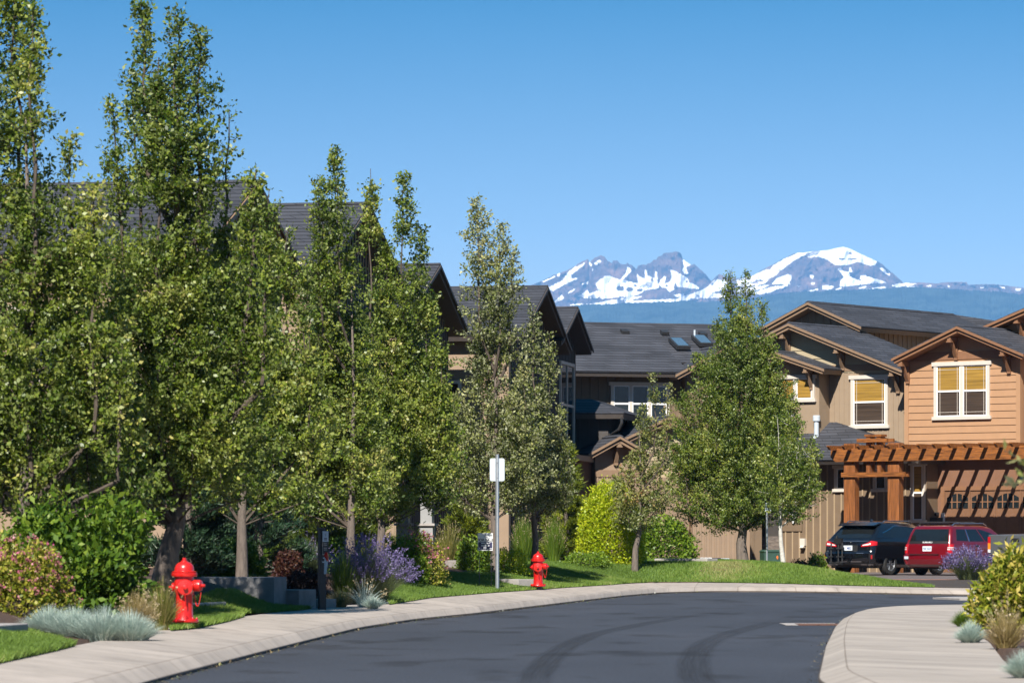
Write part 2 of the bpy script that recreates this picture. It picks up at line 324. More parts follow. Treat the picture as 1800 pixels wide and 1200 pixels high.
# materials of the ground
def road_mat():
    m, t, b = mat_base('road_asphalt'); L = t.links
    tcn = t.nodes.new('ShaderNodeTexCoord')
    n1 = t.nodes.new('ShaderNodeTexNoise'); n1.inputs['Scale'].default_value = .35; n1.inputs['Detail'].default_value = 6
    mp = t.nodes.new('ShaderNodeMapping'); mp.inputs['Scale'].default_value = (1, .35, 1); L.new(tcn.outputs['Object'], mp.inputs[0]); L.new(mp.outputs[0], n1.inputs['Vector'])
    r1 = ramp(t, [(.25, (.040, .042, .051)), (.55, (.050, .053, .065)), (.8, (.064, .067, .081))], n1.outputs[0])
    n2 = t.nodes.new('ShaderNodeTexNoise'); n2.inputs['Scale'].default_value = 40; n2.inputs['Detail'].default_value = 3; L.new(tcn.outputs['Object'], n2.inputs['Vector'])
    r2 = ramp(t, [(.3, (.6, .6, .6)), (.62, (1.2, 1.2, 1.2)), (.72, (2.2, 2.2, 2.1))], n2.outputs[0])
    mx = t.nodes.new('ShaderNodeMix'); mx.data_type = 'RGBA'; mx.blend_type = 'MULTIPLY'; mx.inputs[0].default_value = 1
    L.new(r1.outputs[0], mx.inputs[6]); L.new(r2.outputs[0], mx.inputs[7])
    # oil and repair stains
    n3 = t.nodes.new('ShaderNodeTexNoise'); n3.inputs['Scale'].default_value = .9; n3.inputs['Detail'].default_value = 4
    mp3 = t.nodes.new('ShaderNodeMapping'); mp3.inputs['Scale'].default_value = (1.1, .45, 1); mp3.inputs['Location'].default_value = (5, 3, 0); L.new(tcn.outputs['Object'], mp3.inputs[0]); L.new(mp3.outputs[0], n3.inputs['Vector'])
    r3 = ramp(t, [(.55, (1, 1, 1)), (.62, (.74, .70, .66)), (.72, (.55, .50, .46))], n3.outputs[0])
    m2 = t.nodes.new('ShaderNodeMix'); m2.data_type = 'RGBA'; m2.blend_type = 'MULTIPLY'; m2.inputs[0].default_value = 1
    L.new(mx.outputs[2], m2.inputs[6]); L.new(r3.outputs[0], m2.inputs[7]); L.new(m2.outputs[2], b.inputs['Base Color'])
    bp = t.nodes.new('ShaderNodeBump'); bp.inputs['Strength'].default_value = .35; bp.inputs['Distance'].default_value = .01; L.new(n2.outputs[0], bp.inputs['Height']); L.new(bp.outputs[0], b.inputs['Normal'])
    b.inputs['Roughness'].default_value = .72; b.inputs['Specular IOR Level'].default_value = .35
    return m
def walk_mat(name, col, joint=1.5, streak=.16):
    m, t, b = mat_base(name); L = t.links
    uv = t.nodes.new('ShaderNodeUVMap'); uv.uv_map = 'uv'; s = t.nodes.new('ShaderNodeSeparateXYZ'); L.new(uv.outputs[0], s.inputs[0])
    d = t.nodes.new('ShaderNodeMath'); d.operation = 'DIVIDE'; d.inputs[1].default_value = joint; L.new(s.outputs[0], d.inputs[0])
    fr = t.nodes.new('ShaderNodeMath'); fr.operation = 'FRACT'; L.new(d.outputs[0], fr.inputs[0])
    r = ramp(t, [(0, (.60, .57, .54)), (.035, (1, 1, 1))], fr.outputs[0])
    fl = t.nodes.new('ShaderNodeMath'); fl.operation = 'FLOOR'; L.new(d.outputs[0], fl.inputs[0])
    wn = t.nodes.new('ShaderNodeTexWhiteNoise'); wn.noise_dimensions = '1D'; L.new(fl.outputs[0], wn.inputs['W'])
    rw = ramp(t, [(0, (1-streak,)*3), (1, (1.06,)*3)], wn.outputs[0])
    mp = t.nodes.new('ShaderNodeMapping'); mp.inputs['Scale'].default_value = (1.6, .5, 1); L.new(uv.outputs[0], mp.inputs[0])
    n1 = t.nodes.new('ShaderNodeTexNoise'); n1.inputs['Scale'].default_value = 1; n1.inputs['Detail'].default_value = 7; n1.inputs['Roughness'].default_value = .65; L.new(mp.outputs[0], n1.inputs['Vector'])
    r1 = ramp(t, [(.28, tuple(c*.72 for c in col)), (.5, col), (.75, tuple(c*1.15 for c in col))], n1.outputs[0])
    a = t.nodes.new('ShaderNodeMix'); a.data_type = 'RGBA'; a.blend_type = 'MULTIPLY'; a.inputs[0].default_value = 1; L.new(r.outputs[0], a.inputs[6]); L.new(r1.outputs[0], a.inputs[7])
    c = t.nodes.new('ShaderNodeMix'); c.data_type = 'RGBA'; c.blend_type = 'MULTIPLY'; c.inputs[0].default_value = 1; L.new(a.outputs[2], c.inputs[6]); L.new(rw.outputs[0], c.inputs[7])
    # curb seam where the walk meets the rolled kerb
    cs = t.nodes.new('ShaderNodeMath'); cs.operation = 'SUBTRACT'; cs.inputs[1].default_value = .42; L.new(s.outputs[1], cs.inputs[0])
    ab = t.nodes.new('ShaderNodeMath'); ab.operation = 'ABSOLUTE'; L.new(cs.outputs[0], ab.inputs[0])
    rs0 = ramp(t, [(0, (.5, .46, .42)), (.02, (1, 1, 1))], ab.outputs[0])
    rl = ramp(t, [(.012, (.22, .20, .19)), (.03, (1, 1, 1))], s.outputs[1]); rs = t.nodes.new('ShaderNodeMix'); rs.data_type = 'RGBA'; rs.blend_type = 'MULTIPLY'; rs.inputs[0].default_value = 1; L.new(rs0.outputs[0], rs.inputs[6]); L.new(rl.outputs[0], rs.inputs[7])
    e = t.nodes.new('ShaderNodeMix'); e.data_type = 'RGBA'; e.blend_type = 'MULTIPLY'; e.inputs[0].default_value = 1; L.new(c.outputs[2], e.inputs[6]); L.new(rs.outputs[2], e.inputs[7])
    L.new(e.outputs[2], b.inputs['Base Color'])
    n2 = t.nodes.new('ShaderNodeTexNoise'); n2.inputs['Scale'].default_value = 30; n2.inputs['Detail'].default_value = 4; L.new(uv.outputs[0], n2.inputs['Vector'])
    bp = t.nodes.new('ShaderNodeBump'); bp.inputs['Strength'].default_value = .25; bp.inputs['Distance'].default_value = .01; L.new(n2.outputs[0], bp.inputs['Height']); L.new(bp.outputs[0], b.inputs['Normal'])
    b.inputs['Roughness'].default_value = .85
    return m
M['road'] = road_mat()
M['walk'] = walk_mat('sidewalk_concrete', (.395, .34, .295), 1.5, .10)
M['walk_near'] = walk_mat('near_sidewalk_concrete', (.385, .335, .29), .75, .14)
# wide ground sheet
g = MB(); g.add([(-23000,-23000,-.06),(23000,-23000,-.06),(23000,23000,-.06),(-23000,23000,-.06)], [(0,1,2,3)])
tag(g.build('ground', pm('dry_ground', (.10, .09, .05), .95, .3, .05)), 'dry ground stretching to the mountains', None, None, 'structure')
# road
rd = MB(); rd.add([(-9,-30,0),(60,-30,0),(60,97,0),(-9,97,0)], [(0,1,2,3)])
road = tag(rd.build('road', M['road']), 'dark asphalt street curving round to the right', None, None, 'structure')
def mark(pl, w, z=.004):
    pl = resample(pl, 70); t = np.gradient(pl, axis=0); t /= np.linalg.norm(t, axis=1)[:, None]; n = np.stack([-t[:, 1], t[:, 0]], 1)
    js = np.linspace(-.5, .5, 3); X = np.zeros((70, 3, 3))
    for j, a in enumerate(js): X[:, j, :2] = pl+n*w*a; X[:, j, 2] = z
    uv = np.zeros((70, 3, 2)); uv[..., 0] = np.arange(70)[:, None]/69; uv[..., 1] = (js+.5)[None, :]
    return grid_mesh('tyre_mark', X, MARK, road, uv=uv)
def mark_mat():
    m, t, b = mat_base('tyre_rubber_mark'); L = t.links
    b.inputs['Base Color'].default_value = (.026, .026, .030, 1); b.inputs['Roughness'].default_value = .8
    uv = t.nodes.new('ShaderNodeUVMap'); uv.uv_map = 'uv'; s = t.nodes.new('ShaderNodeSeparateXYZ'); L.new(uv.outputs[0], s.inputs[0])
    r = ramp(t, [(0, (0,0,0)), (.22, (.42,.42,.42)), (.42, (.3,.3,.3)), (.5, (.42,.42,.42)), (.78, (.42,.42,.42)), (1, (0,0,0))], s.outputs[1])
    re = ramp(t, [(0, (0,0,0)), (.1, (1,1,1)), (.75, (.55,.55,.55)), (1, (0,0,0))], s.outputs[0])
    n = t.nodes.new('ShaderNodeTexNoise'); n.inputs['Scale'].default_value = 14; L.new(uv.outputs[0], n.inputs['Vector']); rn = ramp(t, [(.3, (.5,.5,.5)), (.6, (1,1,1))], n.outputs[0])
    m1 = t.nodes.new('ShaderNodeMath'); m1.operation = 'MULTIPLY'; L.new(r.outputs[0], m1.inputs[0]); L.new(re.outputs[0], m1.inputs[1])
    m2 = t.nodes.new('ShaderNodeMath'); m2.operation = 'MULTIPLY'; L.new(m1.outputs[0], m2.inputs[0]); L.new(rn.outputs[0], m2.inputs[1])
    L.new(m2.outputs[0], b.inputs['Alpha']); return m
MARK = mark_mat()
def gp(px, py, z=0.0): d = (CH-z)*F/(py-HY); return ((px-CX)/F*d, d)
mark([gp(935,1215), gp(945,1180), gp(965,1158), gp(995,1135), gp(1040,1115), gp(1100,1102), gp(1200,1084), gp(1310,1070)], .33)
mark([gp(1245,1215), gp(1222,1190), gp(1218,1165), gp(1228,1140), gp(1250,1125), gp(1290,1110), gp(1340,1098), gp(1390,1084)], .36)
# sidewalks with rolled kerb
def walk(name, A, B, mat, label, sgn, n=260):
    A = resample(A, n); B = resample(B, n)
    L_ = np.r_[0, np.cumsum(np.hypot(*np.diff(A, axis=0).T))]
    D = B-A; wd = np.linalg.norm(D, axis=1); D = D/wd[:, None]
    prof = [(0, -.02), (0.0, .025), (.03, .034), (.14, .056), (.28, .086), (.42, .116)]
    cols = [(o, z) for o, z in prof]
    K = len(cols)+5; X = np.zeros((n, K, 3)); uv = np.zeros((n, K, 2))
    for j, (o, z) in enumerate(cols):
        X[:, j, :2] = A+D*o; X[:, j, 2] = z; uv[:, j, 1] = o
    for k in range(5):
        f = (k+1)/5; o = .42+(wd-.42)*f; X[:, 6+k, :2] = A+D*o[:, None]; X[:, 6+k, 2] = .118+.014*f; uv[:, 6+k, 1] = o
    # skirt below the back edge
    uv[..., 0] = L_[:, None]
    o = grid_mesh(name, X, mat, uv=uv, flip=sgn < 0); tag(o, label, None, None, 'structure'); return o
walk('sidewalk', RL, BL, M['walk'], 'pale concrete sidewalk with rolled kerb along the far side of the bend', 1)
walk('sidewalk', RR, BR, M['walk_near'], 'pale concrete sidewalk on the near right corner', -1)
gm = MB()
for k in range(8):
    a = k/8; b_ = (k+1)/8
gm.prism([(8.35,77.2),(8.7,75.6),(9.6,75.0),(14,73.5),(14,76.4),(10,78.0),(8.9,78.2)], 'z', .0, .035)
tag(gm.build('concrete_gutter', M['concrete']), 'pale concrete drainage gutter crossing the road mouth', None, None, 'structure')
# terrain behind the sidewalks
def terrain(name, poly, x0, x1, y0, y1, st, mat, label, dz=0):
    xs = np.arange(x0, x1+st, st); ys = np.arange(y0, y1+st, st); Xg, Yg = np.meshgrid(xs, ys)
    Z = hz(Xg, Yg)+dz; ins = inpoly(Xg, Yg, poly); Z = np.where(ins, Z+.015*fbm(Xg*1.5, Yg*1.5, 3, 5), -.3)
    return tag(grid_mesh(name, np.stack([Xg, Yg, Z], -1), mat), label, None, None, 'structure')
def ruled(fr, bk, n=80, k=14, lift=.012, w2=False):
    """ground patch between two lines given on the picture, laid on the terrain"""
    if not w2: fr = [place(*p)[:2] for p in fr]; bk = [place(*p)[:2] for p in bk]
    a = resample(fr, n, False); b = resample(bk, n, False)
    f = np.linspace(0, 1, k)[None, :, None]; XY = a[:, None, :]*(1-f)+b[:, None, :]*f
    Z = hz(XY[..., 0], XY[..., 1])+lift
    return np.concatenate([XY, Z[..., None]], -1)
def lawn_patch(fr, bk, label, n=80, k=14, dens=900, hgt=.05, w2=False):
    X = ruled(fr, bk, n, k, w2=w2); o = grid_mesh('lawn', X, M['lawn'], uv=None); tag(o, label, None, None, 'structure')
    # blades
    a = X[:-1, :-1]; b = X[1:, :-1]; c = X[:-1, 1:]; dd = X[1:, 1:]
    area = np.linalg.norm(np.cross(b-a, c-a), axis=-1).ravel(); cnt = RNG.poisson(area*dens); idx = np.repeat(np.arange(len(cnt)), cnt)
    u = RNG.random(len(idx))[:, None]; v = RNG.random(len(idx))[:, None]
    fl = lambda q: q.reshape(-1, 3)[idx]
    p = fl(a)*(1-u)*(1-v)+fl(b)*u*(1-v)+fl(c)*(1-u)*v+fl(dd)*u*v
    n_ = len(p); ang = RNG.random(n_)*math.pi*2; h = hgt*(.6+.7*RNG.random(n_))*(0.75+.6*fbm(p[:,0]*1.2, p[:,1]*1.2, 2, 9)); w = .007+.005*RNG.random(n_)
    t = np.stack([np.cos(ang), np.sin(ang), 0*ang], 1); ln = np.stack([RNG.normal(0, .5, n_)*h, RNG.normal(0, .5, n_)*h, h], 1)
    V = np.stack([p-t*w[:, None]-[0,0,.01], p+t*w[:, None]-[0,0,.01], p+ln], 1)
    rnd = np.clip(.05+.9*fbm(p[:,0]*.9, p[:,1]*.45, 4, 11)+.7*np.exp(-((p[:,0]-5.4)/.7)**2-((p[:,1]-99)/2.2)**2)+RNG.normal(0, .17, n_), 0, 1)
    g = fast_mesh('grass', V, 3, M['lawn_blade'], attr=rnd); tag(g, label.replace('lawn', 'grass blades of the lawn'), 'grass', None, 'stuff'); return o
terrain('planting_bed', LAWNSIDE, -30, 9.6, 12, 150, .28, M['mulch'], 'brown mulched planting ground under the trees')
terrain('planting_bed', RIGHTSIDE, 2.5, 16, 10, 60, .28, M['mulch'], 'brown mulched bed on the near right corner')
lawn_patch([(-60,1180),(0,1165),(60,1152),(100,1143),(131,1135)], [(-60,1108),(0,1112),(50,1113),(95,1124),(131,1135)], 'small bright lawn at the bottom left corner', 40, 14, 6000)
lawn_patch([(300,1108),(345,1104),(400,1092),(428,1084)], [(300,1088),(345,1080),(400,1078),(428,1081)], 'little lawn wedge behind the near red hydrant', 30, 8, 5000)
lawn_patch([(330,1081),(400,1079),(430,1078),(480,1076),(530,1072),(566,1066)], [(330,1058),(400,1040),(440,1043),(480,1052),(530,1057),(566,1064)], 'shaded lawn strip in front of the dark concrete steps', 50, 14, 4500)
lawn_patch([(684,1062),(760,1050),(870,1041),(945,1036),(1010,1031),(1070,1027),(1133,1022)], [(684,1030),(740,1006),(800,1009),(870,1006),(940,1002),(1010,995),(1060,990)], 'bright green lawn around the signpost and far hydrant', 90, 18, 2200)
_fr = [(3.0,95.6),(3.4,96.7),(4.8,97.4),(6.35,94.5),(7.9,89.1),(9.3,85.6)]
_bk = [(2.0,109),(3.6,116),(5.3,119),(6.9,118),(8.2,114),(8.9,104),(9.25,92)]
lawn_patch(_fr, _bk, 'wide green lawn bank on the far side of the bend', 120, 40, 1300, .06, True)
_a = [(.8,83.2),(1.6,87.5),(2.3,91),(3.0,95.6)]; _b = [(-.6,91),(.2,99),(1.1,105),(2.0,109)]
lawn_patch(_a, _b, 'green lawn bank left of the slim bronze tree', 60, 24, 1500, .06, True)
# driveway
dv = MB(); dv.prism([(9.3,86.2),(30,79),(40,104),(9.05,104)], 'z', .05, .137)
tag(dv.build('driveway_apron', M['walk']), 'pale concrete driveway apron in front of the cars', None, None, 'structure')
dv = MB(); dv.prism([(9.05,104.6),(40,104.6),(40,150),(8.3,150),(8.6,120)], 'z', .05, .139)
tag(dv.build('driveway', pm('driveway_asphalt', (.13, .105, .10), .85, .15, 3)), 'grey brown driveway under the parked cars', None, None, 'structure')
dv = MB(); dv.prism([(8.95,104.05),(40,104.05),(40,104.55),(8.95,104.55)], 'z', .05, .142)
tag(dv.build('brick_edging', pm('brick_edging', (.36, .15, .09), .85, .2, 6)), 'reddish brick band edging the driveway', None, None, 'structure')
# storm drain in the road by the near corner
dr = empty('storm_drain', 'rusty storm drain grate set in a pale concrete frame by the near kerb', 'drain', (3.95, 50.9, .004))
x0, y0 = gp(1375, 1097); x1, y1 = gp(1472, 1097)
dr.location = ((x0+x1)/2, y0, .004); hw = (x1-x0)/2
fm = MB(); fm.box(-hw, hw, .02, .55, 0, .006); fm.box(-hw, -hw*.55, -.65, .02, 0, .006); fm.build('drain_frame', M['concrete'], dr)
gr = MB(); gr.box(-hw*.54, hw, -.65, -.6, 0, .012); gr.box(-hw*.54, hw, -.03, .01, 0, .012)
for k in range(14):
    xx = -hw*.54+k*(hw*1.54)/13.6; gr.box(xx, xx+.025, -.6, -.03, 0, .012)
gr.box(-hw*.54, hw, -.33, -.29, 0, .0115)
gr.build('grate', pm('rusty_iron', (.14, .07, .05), .7, .4, 20), dr)
gk = MB(); gk.box(-hw*.54, hw, -.6, -.03, 0, .003); gk.build('drain_pit', M['black_plastic'], dr)

# ---------------------------------------------------------------- mountains
D0 = 20000.0
zb = lambda p: [(x/4.5+900, y/4.5+420) for x, y in p]
zs = lambda p: [(x/4.5+1200, y/4.5+420) for x, y in p]
zr = lambda p: [(x/7.5+1560, y/7.5+460) for x, y in p]
crest = zb([(-540,640),(-450,520),(-100,430),(60,395),(130,372),(190,350),(250,325),(330,285),(400,262),(470,232),(540,185),(600,158),(612,185),(650,150),(680,138),(705,129),(725,135),(742,152),(755,172),(790,190),(800,172),(815,170),(830,167),(840,180),(855,196),(890,202),(905,196),(915,185),(925,200),(950,207),(985,238),(1000,210),(1020,202),(1060,205),(1075,195),(1110,182),(1115,168),(1145,160),(1150,142),(1190,128),(1200,110),(1250,108),(1300,99),(1325,108),(1340,118),(1348,155),(1380,180),(1420,205),(1440,198),(1490,240),(1540,288),(1575,332)]) \
    + zs([(240,322),(262,296),(290,276),(350,300),(430,312),(500,306),(560,284),(640,238),(720,198),(800,152),(880,116),(905,108),(960,108),(1030,97),(1150,88),(1200,74),(1270,62),(1320,74),(1400,114),(1480,150),(1535,174),(1580,200),(1610,232),(1640,253),(1700,303),(1745,345)]) \
    + zr([(260,270),(380,271),(500,276),(650,287),(720,277),(800,268),(980,265),(1048,270),(1060,304),(1300,294),(1450,300),(1600,320),(1800,342),(2100,380),(2800,420)])
cr = np.array(crest)
PX = np.arange(780, 2300, 1.0); cy = np.interp(PX, cr[:, 0], cr[:, 1])
cy = cy + (fbm(PX*.45, PX*0, 3, 3)-.5)*1.6*np.clip((PX-940)/30, 0, 1)*np.where((PX > 1310) & (PX < 1530), .15, 1)
T = np.r_[np.linspace(-.25, 0, 7)[:-1], np.linspace(0, 1, 100)]
base_y = 600.0
PXg, Tg = np.meshgrid(PX, T); CY = np.broadcast_to(cy, PXg.shape)
PYg = np.where(Tg >= 0, CY+(125)*Tg, CY-Tg*60)       # t>0 toward us and down, t<0 down the far side
down = PYg-CY
rel = (fbm(PXg/26, PYg/34+PXg/60, 5, 21)-.5)*260 + (fbm(PXg/7, PYg/9, 4, 31)-.5)*90
rel *= np.clip(down/6, 0, 1)
Dg = np.where(Tg >= 0, D0-4.2*down*1.3+rel, D0+40+9*down)
snow = np.zeros(PXg.shape)
wx = PXg+(fbm(PXg/3, PYg/3, 3, 41)-.5)*3.2; wy = PYg+(fbm(PXg/3, PYg/3, 3, 51)-.5)*2.4
polys = [zb(p) for p in [
 [(520,458),(560,430),(600,402),(612,428),(640,425),(685,405),(662,360),(680,330),(735,293),(770,292),(830,315),(870,322),(895,330),(930,335),(960,345),(1000,350),(1010,380),(1060,395),(1050,410),(1000,440),(940,455),(860,455),(800,465),(720,475),(690,455),(640,448),(560,460)],
 [(858,320),(900,268),(912,218),(938,232),(942,258),(905,298),(875,322)],
 [(985,262),(1000,290),(1050,310),(1050,240),(1065,250),(1075,290),(1130,310),(1130,250),(1148,262),(1155,350),(1165,390),(1110,395),(1060,400),(1010,370),(995,330)],
 [(1160,350),(1200,290),(1220,295),(1205,350),(1250,340),(1260,300),(1250,240),(1290,255),(1350,285),(1390,310),(1400,340),(1450,360),(1490,392),(1440,395),(1380,385),(1310,380),(1290,345),(1280,400),(1250,420),(1200,380),(1190,395)],
 [(1352,160),(1370,165),(1422,205),(1385,215),(1380,240),(1400,280),(1370,275),(1345,250),(1360,225)],
 [(235,338),(345,285),(340,300),(250,343)], [(358,268),(379,270),(374,302),(358,298)],
 [(280,384),(400,328),(436,270),(488,226),(585,186),(560,212),(500,262),(468,285),(472,305),(528,312),(420,358),(330,410),(285,404)],
 [(652,188),(690,163),(708,176),(702,192),(658,203)], [(603,172),(616,170),(634,212),(620,220)], [(628,232),(642,235),(640,255),(630,252)],
 [(546,354),(607,333),(602,350),(558,364)], [(436,424),(503,388),(492,407),(448,434)], [(335,492),(400,438),(405,462),(418,468),(345,503)],
 [(440,520),(550,508),(560,518),(640,510),(760,488),(900,460),(1035,453),(1000,470),(900,488),(1040,483),(1150,478),(1300,473),(1360,450),(1440,428),(1520,393),(1560,368),(1590,330),(1620,318),(1700,330),(1700,400),(1560,425),(1700,440),(1690,465),(1500,467),(1440,482),(1300,494),(1200,507),(1000,510),(860,507),(700,527),(560,532)],
 [(1280,440),(1370,430),(1350,457),(1290,457)], [(540,440),(500,452),(560,465),(700,470),(650,445)]]]
polys += [zs(p) for p in [
 [(885,125),(905,104),(1030,96),(1150,84),(1270,58),(1320,71),(1400,111),(1480,147),(1538,176),(1520,207),(1490,212),(1420,195),(1390,180),(1300,207),(1210,207),(1170,185),(1120,150),(1060,140),(1000,145),(965,130),(900,160),(830,210),(760,260),(740,287),(690,310),(650,350),(600,367),(430,375),(430,320),(530,303),(640,248),(700,232),(720,206),(800,158),(860,132)],
 [(703,357),(740,313),(830,278),(862,290),(850,357),(780,360)],
 [(1225,235),(1250,228),(1272,255),(1312,258),(1320,290),(1370,320),(1410,330),(1405,288),(1430,283),(1500,308),(1560,320),(1612,347),(1500,352),(1400,362),(1290,377),(1240,372),(1250,320),(1277,300)],
 [(1548,228),(1582,230),(1642,270),(1637,294),(1590,265)], [(1008,283),(1037,288),(1032,312),(1008,307)], [(1018,338),(1048,343),(1043,360),(1013,360)],
 [(540,432),(620,403),(700,378),(832,363),(832,377),(740,402),(700,422),(620,437)], [(430,402),(600,373),(692,363),(640,392),(560,410),(430,430)],
 [(1103,366),(1180,368),(1205,382),(1150,402),(1108,400)], [(1188,402),(1262,380),(1252,397),(1200,407)], [(988,410),(1072,393),(1078,407),(1000,414)],
 [(1368,407),(1482,388),(1482,402),(1390,412)], [(1388,382),(1462,368),(1452,387),(1400,392)], [(1488,387),(1622,373),(1602,390),(1500,397)],
 [(905,368),(940,370),(930,376),(905,375)], [(1648,367),(1760,345),(1800,346),(1800,364),(1700,382)], [(1310,230),(1330,225),(1345,260),(1325,262)]]]
polys += [zr(p) for p in [[(45,312),(180,280),(405,284),(340,307),(220,312),(130,337)], [(505,318),(580,306),(585,322),(520,328)], [(788,312),(822,308),(820,332),(800,342)],
 [(1222,335),(1290,332),(1280,348),(1230,352)], [(1460,322),(1550,335),(1550,355),(1500,350)], [(1680,350),(1770,352),(1730,388),(1690,380)], [(195,338),(245,338),(240,352),(205,350)], [(250,318),(410,325),(400,332),(250,328)]]]
for p in polys: snow = np.maximum(snow, inpoly(wx, wy, p).astype(float))
for ex, ey, rx, ry, z in [(855,392,32,20,zb),(930,397,28,15,zb),(1010,405,25,14,zb),(1105,322,15,12,zb),(1385,338,11,10,zb),(975,370,14,8,zb),(1225,370,12,9,zb),(1325,115,16,10,zs),(1260,157,25,7,zs),(1340,160,42,6,zs),(610,330,30,8,zs),(560,345,40,6,zs)]:
    c = z([(ex, ey)])[0]; snow[((wx-c[0])*4.5/rx)**2+((wy-c[1])*4.5/ry)**2 < 1] = 0
snow[inpoly(wx, wy, zb([(1020,452),(1050,412),(1120,392),(1200,400),(1260,430),(1290,452),(1200,470),(1080,470)]))] = 0
snow[(Tg < 0)] = 0
for _ in range(1): snow[1:-1, 1:-1] = (snow[1:-1, 1:-1]*4+snow[:-2, 1:-1]+snow[2:, 1:-1]+snow[1:-1, :-2]+snow[1:-1, 2:])/8
Dg = Dg - snow*rel*.15
XYZ = np.stack([(PXg-CX)/F*Dg, Dg, CH+(HY-PYg)/F*Dg], -1)
def mountain_mat():
    m, t, b = mat_base('snow_and_rock'); L = t.links
    a = t.nodes.new('ShaderNodeAttribute'); a.attribute_name = 'snow'
    tcn = t.nodes.new('ShaderNodeTexCoord'); n = t.nodes.new('ShaderNodeTexNoise'); n.inputs['Scale'].default_value = .006; n.inputs['Detail'].default_value = 8; n.inputs['Roughness'].default_value = .65
    mp = t.nodes.new('ShaderNodeMapping'); mp.inputs['Scale'].default_value = (1, 1, 2.2); mp.inputs['Rotation'].default_value = (0, R(25), 0); L.new(tcn.outputs['Object'], mp.inputs[0]); L.new(mp.outputs[0], n.inputs['Vector'])
    r = ramp(t, [(.3, (.050, .034, .034)), (.5, (.125, .080, .068)), (.68, (.27, .155, .11))], n.outputs[0])
    ad = t.nodes.new('ShaderNodeMath'); ad.operation = 'MULTIPLY_ADD'; ad.inputs[1].default_value = .35; L.new(n.outputs[0], ad.inputs[0]); L.new(a.outputs['Fac'], ad.inputs[2])
    rs = ramp(t, [(.60, (0,0,0)), (.76, (1,1,1))], ad.outputs[0])
    mx = t.nodes.new('ShaderNodeMix'); mx.data_type = 'RGBA'; L.new(rs.outputs[0], mx.inputs[0]); L.new(r.outputs[0], mx.inputs[6]); mx.inputs[7].default_value = (.92, .92, .93, 1)
    L.new(mx.outputs[2], b.inputs['Base Color']); b.inputs['Roughness'].default_value = .9; b.inputs['Specular IOR Level'].default_value = .1
    return m
tag(grid_mesh('mountain_range', XYZ, mountain_mat(), attrs={'snow': snow}, flip=True), 'two snow streaked volcanic peaks on the horizon', None, None, 'structure')
# forested foothill in front of the peaks
fl_ = np.array([(-900,640),(200,600),(600,560),(800,548),(1000,538),(1040,535),(1090,533),(1170,530),(1260,529),(1330,523),(1360,516),(1400,513),(1450,511),(1540,507),(1600,505),(1680,507),(1740,512),(1800,517),(1900,525),(2100,545),(2700,600)], float)
PX = np.arange(-900, 2700, 1.6); fy = np.interp(PX, fl_[:, 0], fl_[:, 1]) + (RNG.random(len(PX))-.5)*2.2 + (fbm(PX*.05, PX*0, 3, 71)-.5)*4
T = np.r_[-.5, -.2, np.linspace(0, 1, 70)]
PXg, Tg = np.meshgrid(PX, T); FYg = np.broadcast_to(fy, PXg.shape)
Zc = (HY-FYg)/F*16500
Z = np.where(Tg >= 0, Zc*(1-Tg)**1.1, Zc*(1+Tg*.5)); Dg = np.where(Tg >= 0, 16500-6500*Tg, 16500-2000*Tg)
Z = Z+(fbm(PXg/25, Tg*14, 4, 61)-.5)*70*np.clip(Tg*8, 0, 1)*(1-Tg.clip(0, 1)) + (RNG.random(PXg.shape)-.5)*9*(Tg > 0)
XYZ = np.stack([(PXg-CX)/F*Dg, Dg, CH+Z-.5], -1)
tag(grid_mesh('forested_hill', XYZ, pm('far_conifer_forest', (.016, .034, .026), .95, .5, .009, col2=(.06, .085, .07), spec=.05), flip=True, smooth=False), 'dark forested foothill below the snowy peaks', None, None, 'structure')
# air between here and the mountains
hzm = bpy.data.materials.new('haze_air'); hzm.use_nodes = True; t = hzm.node_tree; t.nodes.clear()
o_ = t.nodes.new('ShaderNodeOutputMaterial'); v_ = t.nodes.new('ShaderNodeVolumePrincipled'); t.links.new(v_.outputs[0], o_.inputs['Volume'])
v_.inputs['Color'].default_value = (.20, .50, 1.0, 1); v_.inputs['Density'].default_value = 4.1e-5; v_.inputs['Anisotropy'].default_value = -0.3
hb = MB(); hb.box(-24000, 24000, -24000, 24000, -1.1, 1900)
tag(hb.build('haze', hzm), 'blue air haze over the whole valley', 'haze', None, 'stuff')
# grit, fallen leaves and weeds gathered along the kerb line
def kerb_litter(A, label, n, y0, y1, seed):
    A = resample(A, 600); k = (A[:, 1] > y0) & (A[:, 1] < y1); A = A[k]; rg = np.random.default_rng(seed)
    i = rg.integers(0, len(A)-1, n); f = rg.random(n)[:, None]; p = A[i]*(1-f)+A[i+1]*f; t = A[np.minimum(i+1, len(A)-1)]-A[i]; t /= np.linalg.norm(t, axis=1)[:, None]+1e-9
    nrm = np.stack([t[:, 1], -t[:, 0]], 1); off = np.abs(rg.normal(0, .06, n))*(1 if A is not None else 1)
    q = p+nrm*(off*kerb_sign)[:, None]; P3 = np.stack([q[:, 0], q[:, 1], .008+.006*rg.random(n)], 1)
    a = rg.normal(size=(n, 3))*[1, 1, .25]; a /= np.linalg.norm(a, axis=1)[:, None]; b = np.cross(a, [0, 0, 1.]); b /= np.linalg.norm(b, axis=1)[:, None]; L = (.008+.02*rg.random(n)**2)[:, None]
    V = np.stack([P3, P3+a*L+b*L*.4, P3+a*2*L, P3+a*L-b*L*.4], 1)
    tag(fast_mesh('leaf_litter', V, 4, LIT, attr=rg.random(n)), label, 'leaf litter', None, 'stuff')
LIT = leafmat('leaf_litter', [(0, (.05, .035, .02)), (.5, (.16, .11, .05)), (.8, (.30, .24, .12)), (.9, (.16, .24, .04)), (1, (.40, .40, .38))], trans=.1)
kerb_sign = 1.0
kerb_litter(RL, 'dry leaves and grit along the far kerb line', 3800, 28, 90, 5)
